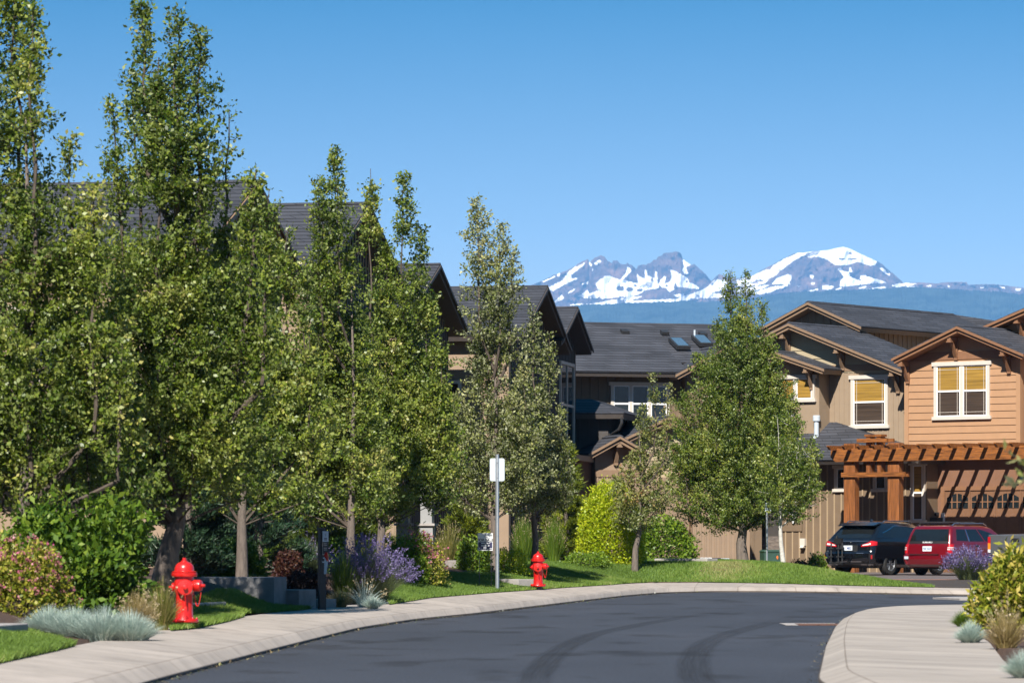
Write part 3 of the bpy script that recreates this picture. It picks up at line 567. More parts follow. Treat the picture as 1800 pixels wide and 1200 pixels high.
kerb_sign = -1.0
kerb_litter(RR, 'dry leaves and grit along the near corner kerb', 450, 28, 66, 6)
# ---------------------------------------------------------------- houses
def roofplane(Sm, Dm, pts, ts=.05, td=.16, inset=.035):
    pts = [Vector(p) for p in pts]; n = Vector()
    for i in range(len(pts)): n += pts[i].cross(pts[(i+1) % len(pts)])
    n.normalize();  n = -n if n.z < 0 else n
    c = sum(pts, Vector())/len(pts); k = len(pts)
    a = pts; b = [p-n*ts for p in pts]
    fs = [tuple(range(k)), tuple(range(k, 2*k))[::-1]]+[(i, k+i, k+(i+1) % k, (i+1) % k) for i in range(k)]
    Sm.add(a+b, fs)
    ins = [p-n*(ts+.002)-(p-c).normalized()*inset for p in pts]; lo = [p-n*td for p in ins]
    Dm.add(ins+lo, fs)
def ywin(m, a, b, c, d, e, f): m.box(a, b, c, d, e, f)
class House:
    def __init__(s, name, label, px, d, phi, group='townhouses along the street', O=None):
        O = O or ((px-CX)/F*d, d); s.O = O; s.phi = phi
        s.r = (math.cos(phi), math.sin(phi)); s.w = (-math.sin(phi), math.cos(phi))
        s.root = empty(name, label, 'house', (O[0], O[1], 0), phi, group)
    def k(s, px, py, v=0.0):
        a = (px-CX)/F; b = (HY-py)/F; t = (v+s.O[0]*s.w[0]+s.O[1]*s.w[1])/(a*s.w[0]+s.w[1])
        x = a*t-s.O[0]; y = t-s.O[1]; return (x*s.r[0]+y*s.r[1], CH+b*t)
    def vat(s, u, px):
        """depth v at which a point with along-wall position u shows at px"""
        a = (px-CX)/F; # (O.x+u r.x+v w.x) = a (O.y+u r.y+v w.y)
        return -((s.O[0]+u*s.r[0])-a*(s.O[1]+u*s.r[1]))/(s.w[0]-a*s.w[1])
    def gable(s, uL, uP, uR, zE, zP, v0, v1, deck, name='roof'):
        A = MB(); D = MB()
        roofplane(A, D, [(uL,v0,zE),(uP,v0,zP),(uP,v1,zP),(uL,v1,zE)]); roofplane(A, D, [(uR,v0,zE),(uP,v0,zP),(uP,v1,zP),(uR,v1,zE)])
        A.prism([(uP-.13, zP-.035), (uP, zP+.035), (uP+.13, zP-.035)], 'y', v0-.004, v1)
        o = A.build(name, M['shingle'], s.root); D.build('fascia', M[deck], o); 
        # outer rake board, a step proud of the first
        K = MB(); sl = (zP-zE)/(uP-uL); t0, t1 = .03, .115
        for (ua, ub) in ((uL, uP), (uR, uP)):
            K.add([(ua,v0-.035,zE-t0),(ub,v0-.035,zP-t0),(ub,v0-.035,zP-t1),(ua,v0-.035,zE-t1),(ua,v0+.0,zE-t0),(ub,v0+.0,zP-t0),(ub,v0+.0,zP-t1),(ua,v0+.0,zE-t1)],
                  [(0,1,2,3),(4,7,6,5),(0,4,5,1),(1,5,6,2),(2,6,7,3),(3,7,4,0)])
        K.build('rake_board', M[deck], o)
        return o
    def wall(s, poly, v, v1, mat, kind='plain', name='wall', pitch=.2, sp=.31, bat=None):
        bm_ = MB()
        m = MB(); m.prism(poly, 'y', v, v1)
        us = [p[0] for p in poly]; zs_ = [p[1] for p in poly]; n = len(poly)
        def ext(val, ax):
            r = []
            for i in range(n):
                a = poly[i]; b = poly[(i+1) % n]
                if (a[ax]-val)*(b[ax]-val) <= 0 and a[ax] != b[ax]:
                    t = (val-a[ax])/(b[ax]-a[ax]); r.append(a[1-ax]+(b[1-ax]-a[1-ax])*t)
            return (min(r), max(r)) if len(r) >= 2 else None
        if kind == 'lap':
            z = min(zs_)+.001
            while z < max(zs_)-.03:
                z2 = min(z+pitch, max(zs_)-.001); e0 = ext(z+.001, 1); e1 = ext(z2-.001, 1)
                if e0 and e1:
                    m.add([(e0[0],v-.028,z),(e0[1],v-.028,z),(e1[1],v-.004,z2),(e1[0],v-.004,z2),(e0[0],v-.002,z),(e0[1],v-.002,z)], [(0,1,2,3),(0,4,5,1)])
                z += pitch
        if kind == 'batten':
            u = min(us)+.08
            while u < max(us)-.03:
                e = ext(u, 0)
                if e: (bm_ if bat else m).box(u-.024, u+.024, v-.028, v-.001, e[0], e[1]-.01)
                u += sp
            if bat: bm_.build('batten', M[bat], s.root)
        return m.build(name, mat, s.root)
    def window(s, u0, u1, z0, z1, v, n=1, blind=(), sash=True, trim='trim_white', grid=True, name='window', tw=.11):
        m = MB(); w = tw
        m.box(u0, u0+w, v-.07, v-.001, z0+w, z1-w); m.box(u1-w, u1, v-.07, v-.001, z0+w, z1-w)
        m.box(u0-.07, u1+.07, v-.09, v-.002, z1-w-.02, z1); m.box(u0-.06, u1+.06, v-.10, v-.002, z0, z0+w)
        inner0, inner1 = u0+w, u1-w; W_ = (inner1-inner0-(n-1)*w)/n; zz0, zz1 = z0+w, z1-w-.02; zm = (zz0+zz1)/2
        fr = m
        cells = []
        for i in range(n):
            a = inner0+i*(W_+w); b = a+W_; cells.append((a, b))
            if i < n-1: m.box(b, b+w, v-.068, v-.001, zz0, zz1)
        o = m.build(name, M[trim], s.root)
        f = MB(); t = .035
        for a, b in cells:
            f.box(a, a+t, v-.055, v-.003, zz0, zz1); f.box(b-t, b, v-.055, v-.003, zz0, zz1); f.box(a+t, b-t, v-.055, v-.003, zz0, zz0+t); f.box(a+t, b-t, v-.055, v-.003, zz1-t, zz1)
            if sash: f.box(a+t, b-t, v-.062, v-.003, zm-.03, zm+.03)
        f.build('sash', M['white'], o)
        if grid:
            q = MB(); g = .013
            for a, b in cells:
                for (c0, c1) in ([(zz0+t, zm-.03), (zm+.03, zz1-t)] if sash else [(zz0+t, zz1-t)]):
                    q.box(a+t+.08, a+t+.08+g, v-.044, v-.035, c0, c1); q.box(b-t-.08-g, b-t-.08, v-.044, v-.035, c0, c1)
                    zz = c0+.1 if c0 < zm else c1-.1; q.box(a+t, b-t, v-.043, v-.036, zz, zz+g)
            q.build('muntin', M['trim_white'], o)
        for a, b in cells:
            g_ = MB()
            if sash:
                g_.box(a+t, b-t, v-.034, v-.004, zz0+t, zm-.03); 
                g_.build('pane', M['blind_glass_dark'] if blind else M['glass'], o)
                h = MB(); h.box(a+t, b-t, v-.034, v-.004, zm+.03, zz1-t); h.build('blind' if blind else 'pane', M['blind_glass'] if blind else M['glass'], o)
            else:
                g_.box(a+t, b-t, v-.034, v-.004, zz0+t, zz1-t); g_.build('blind' if blind else 'pane', M['blind_glass'] if blind else M['glass'], o)
        return o
    def bracket(s, u, z, v, L, mat, w=.10):
        m = MB(); m.box(u-w/2, u+w/2, v-L, v-.001, z-.16, z-.001); m.box(u-w/2-.03, u+w/2+.03, v-L-.02, v-L+.12, z-.18, z-.17+.03)
        m.box(u-w/2-.001, u+w/2+.001, v-.09, v-.002, z-.75, z-.161)
        a = (v-L+.1, z-.165); b = (v-.09, z-.68)
        m.prism([(a[0], a[1]), (a[0]+.12, a[1]), (b[0]+.0, b[1]+.13), (b[0], b[1])], 'x', u-w/2+.004, u+w/2-.004)
        return m.build('bracket', M[mat], s.root)
def blind_mat(name, c, rough=.5):
    m = pm(name, c, rough, .38, 2.2, coat=.55, stretch=(.25, .25, 9), detail=3); return m
M['batten_light'] = pm('batten_light', (.36, .265, .165), .7, .06, 3)
M['door_brown'] = pm('door_brown', (.19, .095, .05), .6, .08)
M['blind_glass'] = blind_mat('bamboo_blind_behind_glass', (.31, .18, .032)); M['blind_glass_dark'] = blind_mat('dim_shade_behind_glass', (.055, .036, .024))

# ---- orange house and tan house at the right
H = House('house', 'orange clapboard house with a twin window and a bracketed gable above the garage', 1592, 131, R(-38))
k = H.k
pk = k(1682, 572, -.6); le = k(1567, 629, -.6); uP = pk[0]; zP = pk[1]; uL = le[0]; zE = le[1]; uR = 2*uP-uL; sl = (zP-zE)/(uP-uL)
H.gable(uL, uP, uR, zE, zP, -.6, 9, 'fascia_orange')
u0 = k(1592, 700)[0]; u1 = k(1793, 700)[0]; zw = lambda u: zP-.2-abs(u-uP)*sl; zb_ = k(1650, 786)[1]
zband = k(1680, 632)[1]
H.wall([(u0, zb_), (u1, zb_), (u1, zband), (u0, zband)], 0, 9, M['wall_orange'], 'lap', pitch=.235)
H.wall([(u0, zband+.001), (u1, zband+.001), (u1, zw(u1)), (uP, zP-.2), (u0, zw(u0))], .004, 8.9, M['wall_orange'], 'lap', 'gable_wall', pitch=.235)
b = MB(); b.box(u0+.01, u1-.01, -.045, -.001, zband, zband+.27); b.build('trim_band', M['fascia_orange'], H.root)
for q0, q1 in ((u0-.03, u0+.13), (u1-.13, u1+.03)):
    b = MB(); b.box(q0, q1, -.04, .14, zb_, zband); b.build('corner_board', M['wall_orange'], H.root)
b = MB(); b.box(u0-.02, u1+.02, -.05, 1.0, zb_-.22, zb_-.003); b.build('soffit', M['fascia_orange'], H.root)
a = k(1643, 637); c = k(1741, 736); H.window(a[0], c[0], c[1], a[1], 0, 2, (1,))
for px in (1597, 1682, 1775):
    u = k(px, 600)[0]; H.bracket(u, zw(u)-.02, 0, .52, 'fascia_orange', .13)
# ground floor: recessed garage
gv = .5; g0 = k(1627, 850, gv)[0]; g1 = u1+3; zg = zb_-.2
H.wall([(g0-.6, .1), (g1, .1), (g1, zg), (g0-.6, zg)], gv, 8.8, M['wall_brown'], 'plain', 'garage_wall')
da = k(1662, 862, gv); dz = da[1]; dd = MB(); du0 = da[0]; du1 = du0+4.9
dd.box(du0, du1, gv-.05, gv-.002, .14, dz)
gd = dd.build('garage_door', M['door_brown'], H.root)
fr = MB()
for t0_, t1_ in ((du0-.14, du0-.002), (du1+.002, du1+.14)): fr.box(t0_, t1_, gv-.09, gv-.004, .14, dz+.14)
fr.box(du0, du1, gv-.09, gv-.004, dz+.002, dz+.14); fr.build('door_frame', M['fascia_orange'], gd)
pn = MB(); wz0 = k(1700, 893, gv)[1]; wz1 = k(1700, 867, gv)[1]; nb = 5; pw = (du1-du0)/nb
for i in range(nb):
    a0 = du0+i*pw
    for r_ in range(3):
        zz = .2+r_*(wz0-.3)/3
        for h_ in range(2):
            x0_ = a0+.08+h_*pw/2; x1_ = x0_+pw/2-.14
            pn.box(x0_, x1_, gv-.066, gv-.051, zz, zz+(wz0-.3)/3-.1)
    pn.box(a0-.006, a0+.03, gv-.072, gv-.051, .15, dz-.01)
pn.build('door_panel', M['door_brown'], gd)
for i in range(nb):
    a0 = du0+i*pw+.09; a1 = a0+pw-.16; gm_ = MB(); poly = [(a0, wz0), (a1, wz0)]+[(a1-(a1-a0)*t, wz1-.14+.14*math.sin(math.pi*t)) for t in np.linspace(0, 1, 10)]
    gm_.prism(poly, 'y', gv-.062, gv-.0512); w_ = gm_.build('door_window', M['glass'], gd)
    bb = MB()
    for j in range(1, 4): xx = a0+(a1-a0)*j/4; bb.box(xx-.018, xx+.018, gv-.075, gv-.0625, wz0, wz1-.14+.14*math.sin(math.pi*j/4))
    bb.box(a0, a1, gv-.0745, gv-.0625, wz0+.2, wz0+.23); bb.build('muntin', M['fascia_orange'], w_)
# wall lantern and hose cabinet left of the garage door
la = MB(); u, z = k(1638, 883, gv); la.box(u-.09, u+.09, gv-.10, gv-.002, z-.05, z+.28); la.box(u-.07, u+.07, gv-.26, gv-.1, z-.32, z+.10); la.prism([(u-.12, z+.10), (u+.12, z+.10), (u, z+.26)], 'y', gv-.3, gv-.06)
la.build('wall_lantern', M['steel'], H.root)
ub = MB(); u, z = k(1642, 903, gv); ub.box(u-.2, u+.2, gv-.2, gv-.002, z-.06, z+.06); ub.box(u-.38, u+.42, gv-.5, gv-.003, .14, z-.12); ub.build('hose_cabinet', M['dark_metal'], H.root)
ub = MB(); u, z = k(1660, 908, gv); ub.box(u-.05, u+.07, gv-.12, gv-.003, z-.16, z+.14); ub.build('meter_box', M['white'], H.root)
# second, higher gable further right
pL = k(1724, 574, 2.2); sl2 = .34; uL2 = pL[0]; zE2 = pL[1]; uP2 = uL2+4.4; zP2 = zE2+4.4*sl2
H.gable(uL2, uP2, uP2+4.4, zE2, zP2, 2.2, 11, 'fascia_orange', 'upper_roof')
H.wall([(uL2+.5, 4), (uP2+3.9, 4), (uP2+3.9, zE2-.05), (uP2, zP2-.24), (uL2+.5, zE2-.05)], 2.8, 11, M['wall_orange'], 'lap', 'upper_wall', pitch=.3)
H.bracket(k(1799, 575, 2.8)[0], k(1799, 560, 2.8)[1], 2.8, .5, 'fascia_orange', .13)

G = House('house', 'tan house with three nested gables and brown knee brackets, left of the orange house', 1592, 131, R(-38))
k = G.k
# big rear gable
pk = k(1420, 530, 4); re = k(1514, 573, 4); uP = pk[0]; zP = pk[1]; uR = re[0]; zE = re[1]; uL = 2*uP-uR
vend = min(G.vat(uP, 1676), 16)
G.gable(uL, uP, uR, zE, zP, 4, vend, 'fascia_tan', 'upper_roof')
A = MB(); D = MB(); zt = zP; 
roofplane(A, D, [(uP, vend, zP), (uR, vend, zE), (uR+3.5, vend+3.0, zE-.1), (uP+.2, vend+3.5, zE)]); o = A.build('upper_roof', M['shingle'], G.root); D.build('fascia', M['fascia_tan'], o)
slp = (zP-zE)/(uR-uP)
G.wall([(uL+.55, 5), (uR-.55, 5), (uR-.55, zE-.02), (uP, zP-.2), (uL+.55, zE-.02)], 4.6, vend-.3, M['wall_tan'], 'batten', 'upper_wall')
# side wall below the long eave
mm = MB(); 
for q in np.arange(4.8, vend-.4, .31): mm.box(uR-.549, uR-.522, q-.024, q+.024, 5, zE-.05)
mm.build('side_batten', M['wall_tan'], G.root)
# middle gable
v1_ = 1.0
pk = k(1386, 567, v1_-.6); re = k(1590, 651, v1_-.6); uPm = pk[0]; zPm = pk[1]; uRm = re[0]; zEm = re[1]; uLm = 2*uPm-uRm
G.gable(uLm, uPm, uRm, zEm, zPm, v1_-.6, 4.6, 'fascia_tan', 'middle_roof')
slm = (zPm-zEm)/(uRm-uPm); zwm = lambda u: zPm-.2-abs(u-uPm)*slm
ua = uLm+.7; ubb = k(1591, 700, v1_)[0]; zb2 = k(1500, 652, v1_)[1]
G.wall([(ua, 2.6), (ubb, 2.6), (ubb, zb2), (ua, zb2)], v1_, 9, M['wall_tan'], 'plain', 'wall')
G.wall([(ua, zb2+.001), (ubb, zb2+.001), (ubb, zwm(ubb)), (uPm, zPm-.2), (ua, zwm(ua))], v1_+.003, 4.5, M['wall_cream'], 'lap', 'gable_wall', pitch=.3)
b = MB(); b.box(ua, ubb-.002, v1_-.04, v1_-.001, zb2, zb2+.22); b.build('trim_band', M['fascia_tan'], G.root)
mm = MB()
for q in np.arange(ua+.1, ubb, .2): mm.box(q-.02, q+.02, v1_-.016, v1_-.001, 2.7, zb2-.01)
mm.build('board_batten', M['wall_tan'], G.root)
a = k(1497, 660, v1_); c = k(1562, 752, v1_); G.window(a[0], c[0], c[1], a[1], v1_, 1, (1,))
for px in (1388, 1483, 1580):
    u = k(px, 600, v1_)[0]; G.bracket(u, zwm(u)-.02, v1_, .52, 'fascia_tan', .13)
# small bay gable
v2_ = .35
pk = k(1362, 617, v2_-.55); re = k(1449, 647, v2_-.55); uPs = pk[0]; zPs = pk[1]; uRs = re[0]; zEs = re[1]; uLs = 2*uPs-uRs
G.gable(uLs, uPs, uRs, zEs, zPs, v2_-.55, v1_, 'fascia_tan', 'bay_roof')
A = MB(); D = MB(); e2 = k(1472, 651, v1_-.1)
roofplane(A, D, [(uRs, v2_-.5, zEs), (uRs+.02, v1_, zEs+.0), (uRs-.5, v1_, zEs+.2)])
sls = (zPs-zEs)/(uRs-uPs); ub2 = k(1440, 700, v2_)[0]; zz2 = zPs-.2-abs(ub2-uPs)*sls; ua2 = 2*uPs-ub2
G.wall([(ua2, 2.6), (ub2, 2.6), (ub2, zz2), (uPs, zPs-.2), (ua2, zz2)], v2_, 1.0-.002, M['wall_tan'], 'plain', 'bay_wall')
a = k(1366, 660, v2_); c = k(1433, 706, v2_); G.window(a[0], c[0], c[1], a[1], v2_, 2, (1,), sash=False, grid=False)
for px in (1366, 1428): u = k(px, 640, v2_)[0]; G.bracket(u, zPs-.22-abs(u-uPs)*sls, v2_, .48, 'fascia_tan', .12)
# lower wing with hip roof
v3 = -.2; lw0 = k(1330, 900, v3)[0]; lw1 = k(1629, 900, v3)[0]; ev = k(1520, 806, v3-1.0)[1]; tp = k(1450, 742, v1_)[1]; uT = k(1470, 745, v1_)[0]
A = MB(); D = MB(); vE = v3-1.0
roofplane(A, D, [(lw0-.6, vE, ev), (lw1+.35, vE, ev), (uT, v1_-.003, tp), (lw0-.6, v1_-.003, tp)]); roofplane(A, D, [(lw1+.35, vE, ev), (lw1+.35, v1_-.003, ev), (uT, v1_-.003, tp)])
o = A.build('lower_roof', M['shingle'], G.root); D.build('fascia', M['fascia_dark'], o)
G.wall([(lw0, .1), (lw1, .1), (lw1, ev-.12), (lw0, ev-.12)], v3, v1_-.01, M['wall_olive'], 'batten', 'lower_wall', sp=.285, bat='batten_light')
a = k(1602, 812, v3); c = k(1627, 918, v3); G.window(a[0], c[0], c[1], a[1], v3, 1, (1,), tw=.09, grid=False)
for p0, p1, y0_, y1_ in ((1405, 1434, 812, 864), (1468, 1490, 812, 864), (1536, 1562, 812, 864)):
    a = k(p0, y0_, v3); c = k(p1, y1_, v3); G.window(a[0], c[0], c[1], a[1]-.1, v3, 1, (), sash=False, grid=False, trim='trim_white', tw=.10)
vp = MB(); u, z = k(1438, 772, .3); vp.lathe([(.10, z-.12), (.10, z+.1), (.085, z+.12), (.085, z+.62), (.13, z+.63), (.13, z+.80), (.11, z+.82)], 16, (u, .2)); vp.lathe([(.2, z-.06), (.12, z+.09)], 16, (u, .2)); vp.build('vent_pipe', M['steel_flat'], G.root)
um = MB(); u, z = k(1393, 905, v3); um.box(u-.5, u+.42, v3-.05, v3-.03, z-.55, z+.6); um.build('utility_panel', M['wall_olive'], G.root)
um = MB(); u, z = k(1398, 905, v3); um.box(u-.12, u+.12, v3-.16, v3-.052, z-.1, z+.13); um.box(u-.05, u+.02, v3-.12, v3-.052, z-.28, z-.1); um.build('spigot_box', M['white'], G.root)
um = MB(); u, z = k(1414, 956, v3); um.box(u-.1, u+.1, v3-.14, v3-.03, z-.05, z+.2); um.prism([(v3-.2, z-.12), (v3-.03, z-.12), (v3-.03, z-.04), (v3-.14, z-.04)], 'x', u-.07, u+.07); um.build('wall_vent', M['trim_white'], G.root)
# dark panel coloured as tree shade, with stone base behind the big tree
b = MB(); ua_ = k(1312, 900, v3)[0]; ub_ = k(1375, 900, v3)[0]; b.box(ua_, ub_, v3-.05, v3-.029, .3, 2.9); b.build('shade_panel', M['wall_shade_dark'], G.root)
b = MB(); b.box(ua_-.02, ub_+.02, v3-.14, v3-.05, .3, 1.35); b.build('stone_base', M['stone'], G.root)

# ---- pergola in front of the garage
Pg = empty('pergola', 'stained cedar pergola with two thick posts in front of the garage', 'pergola', (H.O[0], H.O[1], 0), R(-38))
pv = -2.3; kk = H.k
bz1 = kk(1500, 788, pv)[1]; bz0 = kk(1500, 811, pv)[1]; bu0 = kk(1462, 800, pv)[0]; bu1 = kk(1800, 800, pv)[0]+3
m = MB(); m.prism([(bu0, bz1), (bu1, bz1), (bu1, bz0), (bu0+.18, bz0), (bu0, bz0+.14)], 'y', pv-.06, pv+.06); m.build('front_beam', M['cedar_h'], Pg)
m = MB(); m.prism([(bu0, bz1), (bu1, bz1), (bu1, bz0), (bu0+.18, bz0), (bu0, bz0+.14)], 'y', pv+.36, pv+.46); m.build('rear_beam', M['cedar_h'], Pg)
for p0, p1 in ((1487, 1506), (1564, 1584)):
    ua_ = kk(p0, 850, pv+.2)[0]; ub_ = kk(p1, 850, pv+.2)[0]; m = MB(); m.box(ua_, ub_, pv+.061, pv+.359, .13, bz1+.17); m.build('post', M['cedar'], Pg, bevel=.015)
u = bu0+.2
while u < bu1:
    m = MB(); m.prism([(pv-.55, bz1+.06), (pv-.42, bz1-.05), (pv-.10, bz1-.05), (-.03, bz1-.05), (-.03, bz1+.10), (pv-.55, bz1+.10)], 'x', u-.045, u+.045)
    if u < H.k(1592, 800, 0)[0]+.1: 
        m = MB(); m.prism([(pv-.55, bz1+.06), (pv-.42, bz1-.05), (pv+.9, bz1-.05), (pv+.95, bz1+.10), (pv-.55, bz1+.10)], 'x', u-.045, u+.045)
    m.build('rafter', M['cedar_h'], Pg); u += .585
ca = kk(1476, 834, pv-.1); cb2 = kk(1588, 834, pv-.1)
m = MB(); m.box(ca[0], cb2[0], pv-.02, pv+.060, ca[1]-.08, ca[1]+.07); m.build('cross_rail', M['cedar_h'], Pg)
m = MB(); m.box(ca[0]+.15, cb2[0]-.1, pv+.36, pv+.44, ca[1]-.08, ca[1]+.07); m.build('cross_rail', M['cedar_h'], Pg)
um_ = (kk(1521, 820, pv)[0]+kk(1547, 820, pv)[0])/2
m = MB(); m.box(um_-.30, um_-.14, pv+.07, pv+.35, ca[1]-.02, bz0+.1); m.box(um_+.12, um_+.28, pv+.07, pv+.35, ca[1]-.02, bz0+.1); m.build('king_post', M['cedar'], Pg)
m = MB(); zt_ = bz1+.10; m.box(um_-.29, um_-.13, pv+.05, pv+.35, zt_, zt_+.28); m.box(um_+.11, um_+.27, pv+.05, pv+.35, zt_, zt_+.28); m.box(um_-.6, um_+.58, pv-.05, pv+.05, zt_+.10, zt_+.22); m.box(um_-.6, um_+.58, pv+.352, pv+.44, zt_+.10, zt_+.22); m.box(um_-.34, um_+.32, pv+.02, pv+.38, zt_+.281, zt_+.36); m.build('finial', M['cedar_h'], Pg)

# ---- long brown roofed house in the middle
Fh = House('house', 'brown townhouse under the long skylit roof in the centre', 1047, 132, R(16))
k = Fh.k
ea = k(1100, 652, -.95); ri = k(1100, 567, 4.4); zE = ea[1]; zR = ri[1]; uA = k(955, 650)[0]; uB = k(1192, 655, -.6)[0]
A = MB(); D = MB(); uC = k(1330, 650)[0]
roofplane(A, D, [(uA, -.95, zE), (uB+.3, -.95, zE), (uB+.3, 4.4, zR), (uA, 4.4, zR)]); roofplane(A, D, [(uB+.3, .4, zE+.2*(zR-zE)), (uC, .4, zE+.2*(zR-zE)), (uC, 4.4, zR), (uB+.3, 4.4, zR)])
roofplane(A, D, [(uA, 9.4, zE), (uC, 9.4, zE), (uC, 4.4, zR), (uA, 4.4, zR)])
o = A.build('roof', M['shingle'], Fh.root); D.build('fascia', M['fascia_dark'], o)
def onroof(px, py):   # point on the front slope
    best = None
    for v in np.linspace(-.6, 4.4, 400):
        u, z = k(px, py, v); zr_ = zE+(zR-zE)*(v+.95)/5.35
        if best is None or abs(z-zr_) < best[0]: best = (abs(z-zr_), u, v, zr_)
    return best[1:]
sr = (zR-zE)/5.35; th = math.atan(sr)
def roofbox(px, py, w, l, h, mat, name, parent):
    u, v, z = onroof(px, py); m = MB(Matrix.Translation((u, v, z)) @ Matrix.Rotation(th, 4, 'X')); m.box(-w/2, w/2, -l/2, l/2, 0, h); return m.build(name, mat, parent, bevel=.01)
for px, py in ((1098, 585), (1168, 587), (1235, 590)): roofbox(px, py, .26, .3, .12, M['dark_metal'], 'roof_vent', Fh.root)
def skylight(px, py, w, l):
    u, v, z = onroof(px, py); T_ = Matrix.Translation((u, v, z)) @ Matrix.Rotation(th, 4, 'X') @ Matrix.Rotation(R(0), 4, 'Z')
    m = MB(T_); m.box(-w/2, w/2, -l/2, l/2, 0, .13); o = m.build('skylight', M['dark_metal'], Fh.root)
    g_ = MB(T_); g_.box(-w/2+.06, w/2-.06, -l/2+.06, l/2-.06, .131, .145); g_.build('skylight_glass', M['sky_glass'], o)
M['sky_glass'] = pm('skylight_glass', (.10, .16, .22), .06, .1, spec=1.0, coat=1)
skylight(1194, 607, .50, 1.0); skylight(1234, 602, .50, 1.0)
m = MB(); u, v, z = onroof(1221, 596); m.tube([(u, v, z-.05), (u, v, z+.32)], .035, 8); m.build('vent_pipe', M['steel_flat'], Fh.root)
zw_ = zE-.14
Fh.wall([(uA+.4, .3), (uC, .3), (uC, zw_), (uA+.4, zw_)], 0, 9, M['wall_olive'], 'batten', 'wall', sp=.30)
a = k(1073, 671, 0); c = k(1176, 747, 0); Fh.window(a[0], c[0], c[1], a[1], 0, 3, (), tw=.10, grid=False)
# right hand front gable, mostly behind the tree
pk = k(1282, 606, -1.0); le = k(1187, 657, -1.0); uP = pk[0]; zP = pk[1]; uL = le[0]; zE3 = le[1]
Fh.gable(uL, uP, 2*uP-uL, zE3, zP, -1.0, 4.2, 'fascia_tan', 'gable_roof'); s3 = (zP-zE3)/(uP-uL)
Fh.wall([(uL+.55, .3), (2*uP-uL-.55, .3), (2*uP-uL-.55, zE3), (uP, zP-.22), (uL+.55, zE3)], -.4, 4, M['wall_olive'], 'batten', 'gable_wall', sp=.3)
# lower shed roof and two garage volumes
zt = k(1090, 745, -.01)[1]; zl = k(1090, 771, -2.2)[1]; A = MB(); D = MB(); uc0 = k(1020, 760, -.01)[0]; uc1 = k(1200, 760)[0]
roofplane(A, D, [(uc0, -2.2, zl), (uc1, -2.2, zl), (uc1, -.03, zt), (uc0, -.03, zt)]); o = A.build('lower_roof', M['shingle'], Fh.root); D.build('fascia', M['fascia_dark'], o)
Fh.wall([(uc0+.1, .3), (uc1, .3), (uc1, zl-.1), (uc0+.1, zl-.1)], -1.7, -.002, M['wall_olive'], 'batten', 'porch_wall')
gv1 = -6.2
pk = k(1090, 765, gv1-.5); le = k(1034, 796, gv1-.5); uP = pk[0]; zP = pk[1]; uL = le[0]; zE4 = le[1]; uR = 2*uP-uL
Fh.gable(uL, uP, uR, zE4, zP, gv1-.5, -3.2, 'fascia_tan', 'garage_roof'); s4 = (zP-zE4)/(uP-uL)
w0 = k(1046, 900, gv1)[0]; w1 = k(1211, 900, gv1)[0]; zg1 = k(1100, 838, gv1)[1]
Fh.wall([(w0, .3), (w1, .3), (w1, zg1), (w0, zg1)], gv1, -1.8, M['wall_pink'], 'batten', 'garage_wall', sp=.16)
zx = lambda u: zP-.2-abs(u-uP)*s4
Fh.wall([(w0, zg1+.001), (2*uP-w0, zg1+.001), (2*uP-w0, zx(w0)), (uP, zP-.2), (w0, zx(w0))], gv1+.004, -1.9, M['wall_pink'], 'plain', 'garage_gable')
b = MB(); b.box(w0, 2*uP-w0+.3, gv1-.04, gv1-.001, zg1-.002, zg1+.22); b.build('trim_band', M['fascia_tan'], Fh.root)
Fh.bracket(uP, zP-.2, gv1, .45, 'fascia_tan', .13)
gv2 = -5.0
pk = k(1176, 731, gv2-.5); le = k(1090, 772, gv2-.5); uP = pk[0]; zP = pk[1]; uL = le[0]; zE5 = le[1]; uR = 2*uP-uL; s5 = (zP-zE5)/(uP-uL)
Fh.gable(uL, uP, uR, zE5, zP, gv2-.5, -.42, 'fascia_tan', 'garage_roof')
Fh.wall([(uL+.4, 2), (uR-.4, 2), (uR-.4, zE5-.06), (uP, zP-.2), (uL+.4, zE5-.06)], gv2, -.5, M['wall_cream'], 'lap', 'garage_gable', pitch=.3)
Fh.bracket(uP, zP-.2, gv2, .45, 'fascia_tan', .13)
w2 = k(1218, 900, gv1-.35)[0]; w3 = k(1318, 900, gv1-.35)[0]; zg2 = k(1260, 800, gv1)[1]
Fh.wall([(w2, .3), (w3, .3), (w3, zg2), (w2, zg2)], gv1-.35, -1.8, M['wall_pink'], 'batten', 'garage_wall', sp=.17)
b = MB(); b.box(w1+.002, w2-.002, gv1-.2, gv1+.3, .3, zg1); b.build('corner_board', M['fascia_tan'], Fh.root)
A = MB(); D = MB(); roofplane(A, D, [(w2-.3, gv1-.9, zg2+.0), (w3+.3, gv1-.9, zg2), (w3+.3, -1.0, zg2+1.1), (w2-.3, -1.0, zg2+1.1)]); o = A.build('garage_roof', M['shingle'], Fh.root); D.build('fascia', M['fascia_tan'], o)

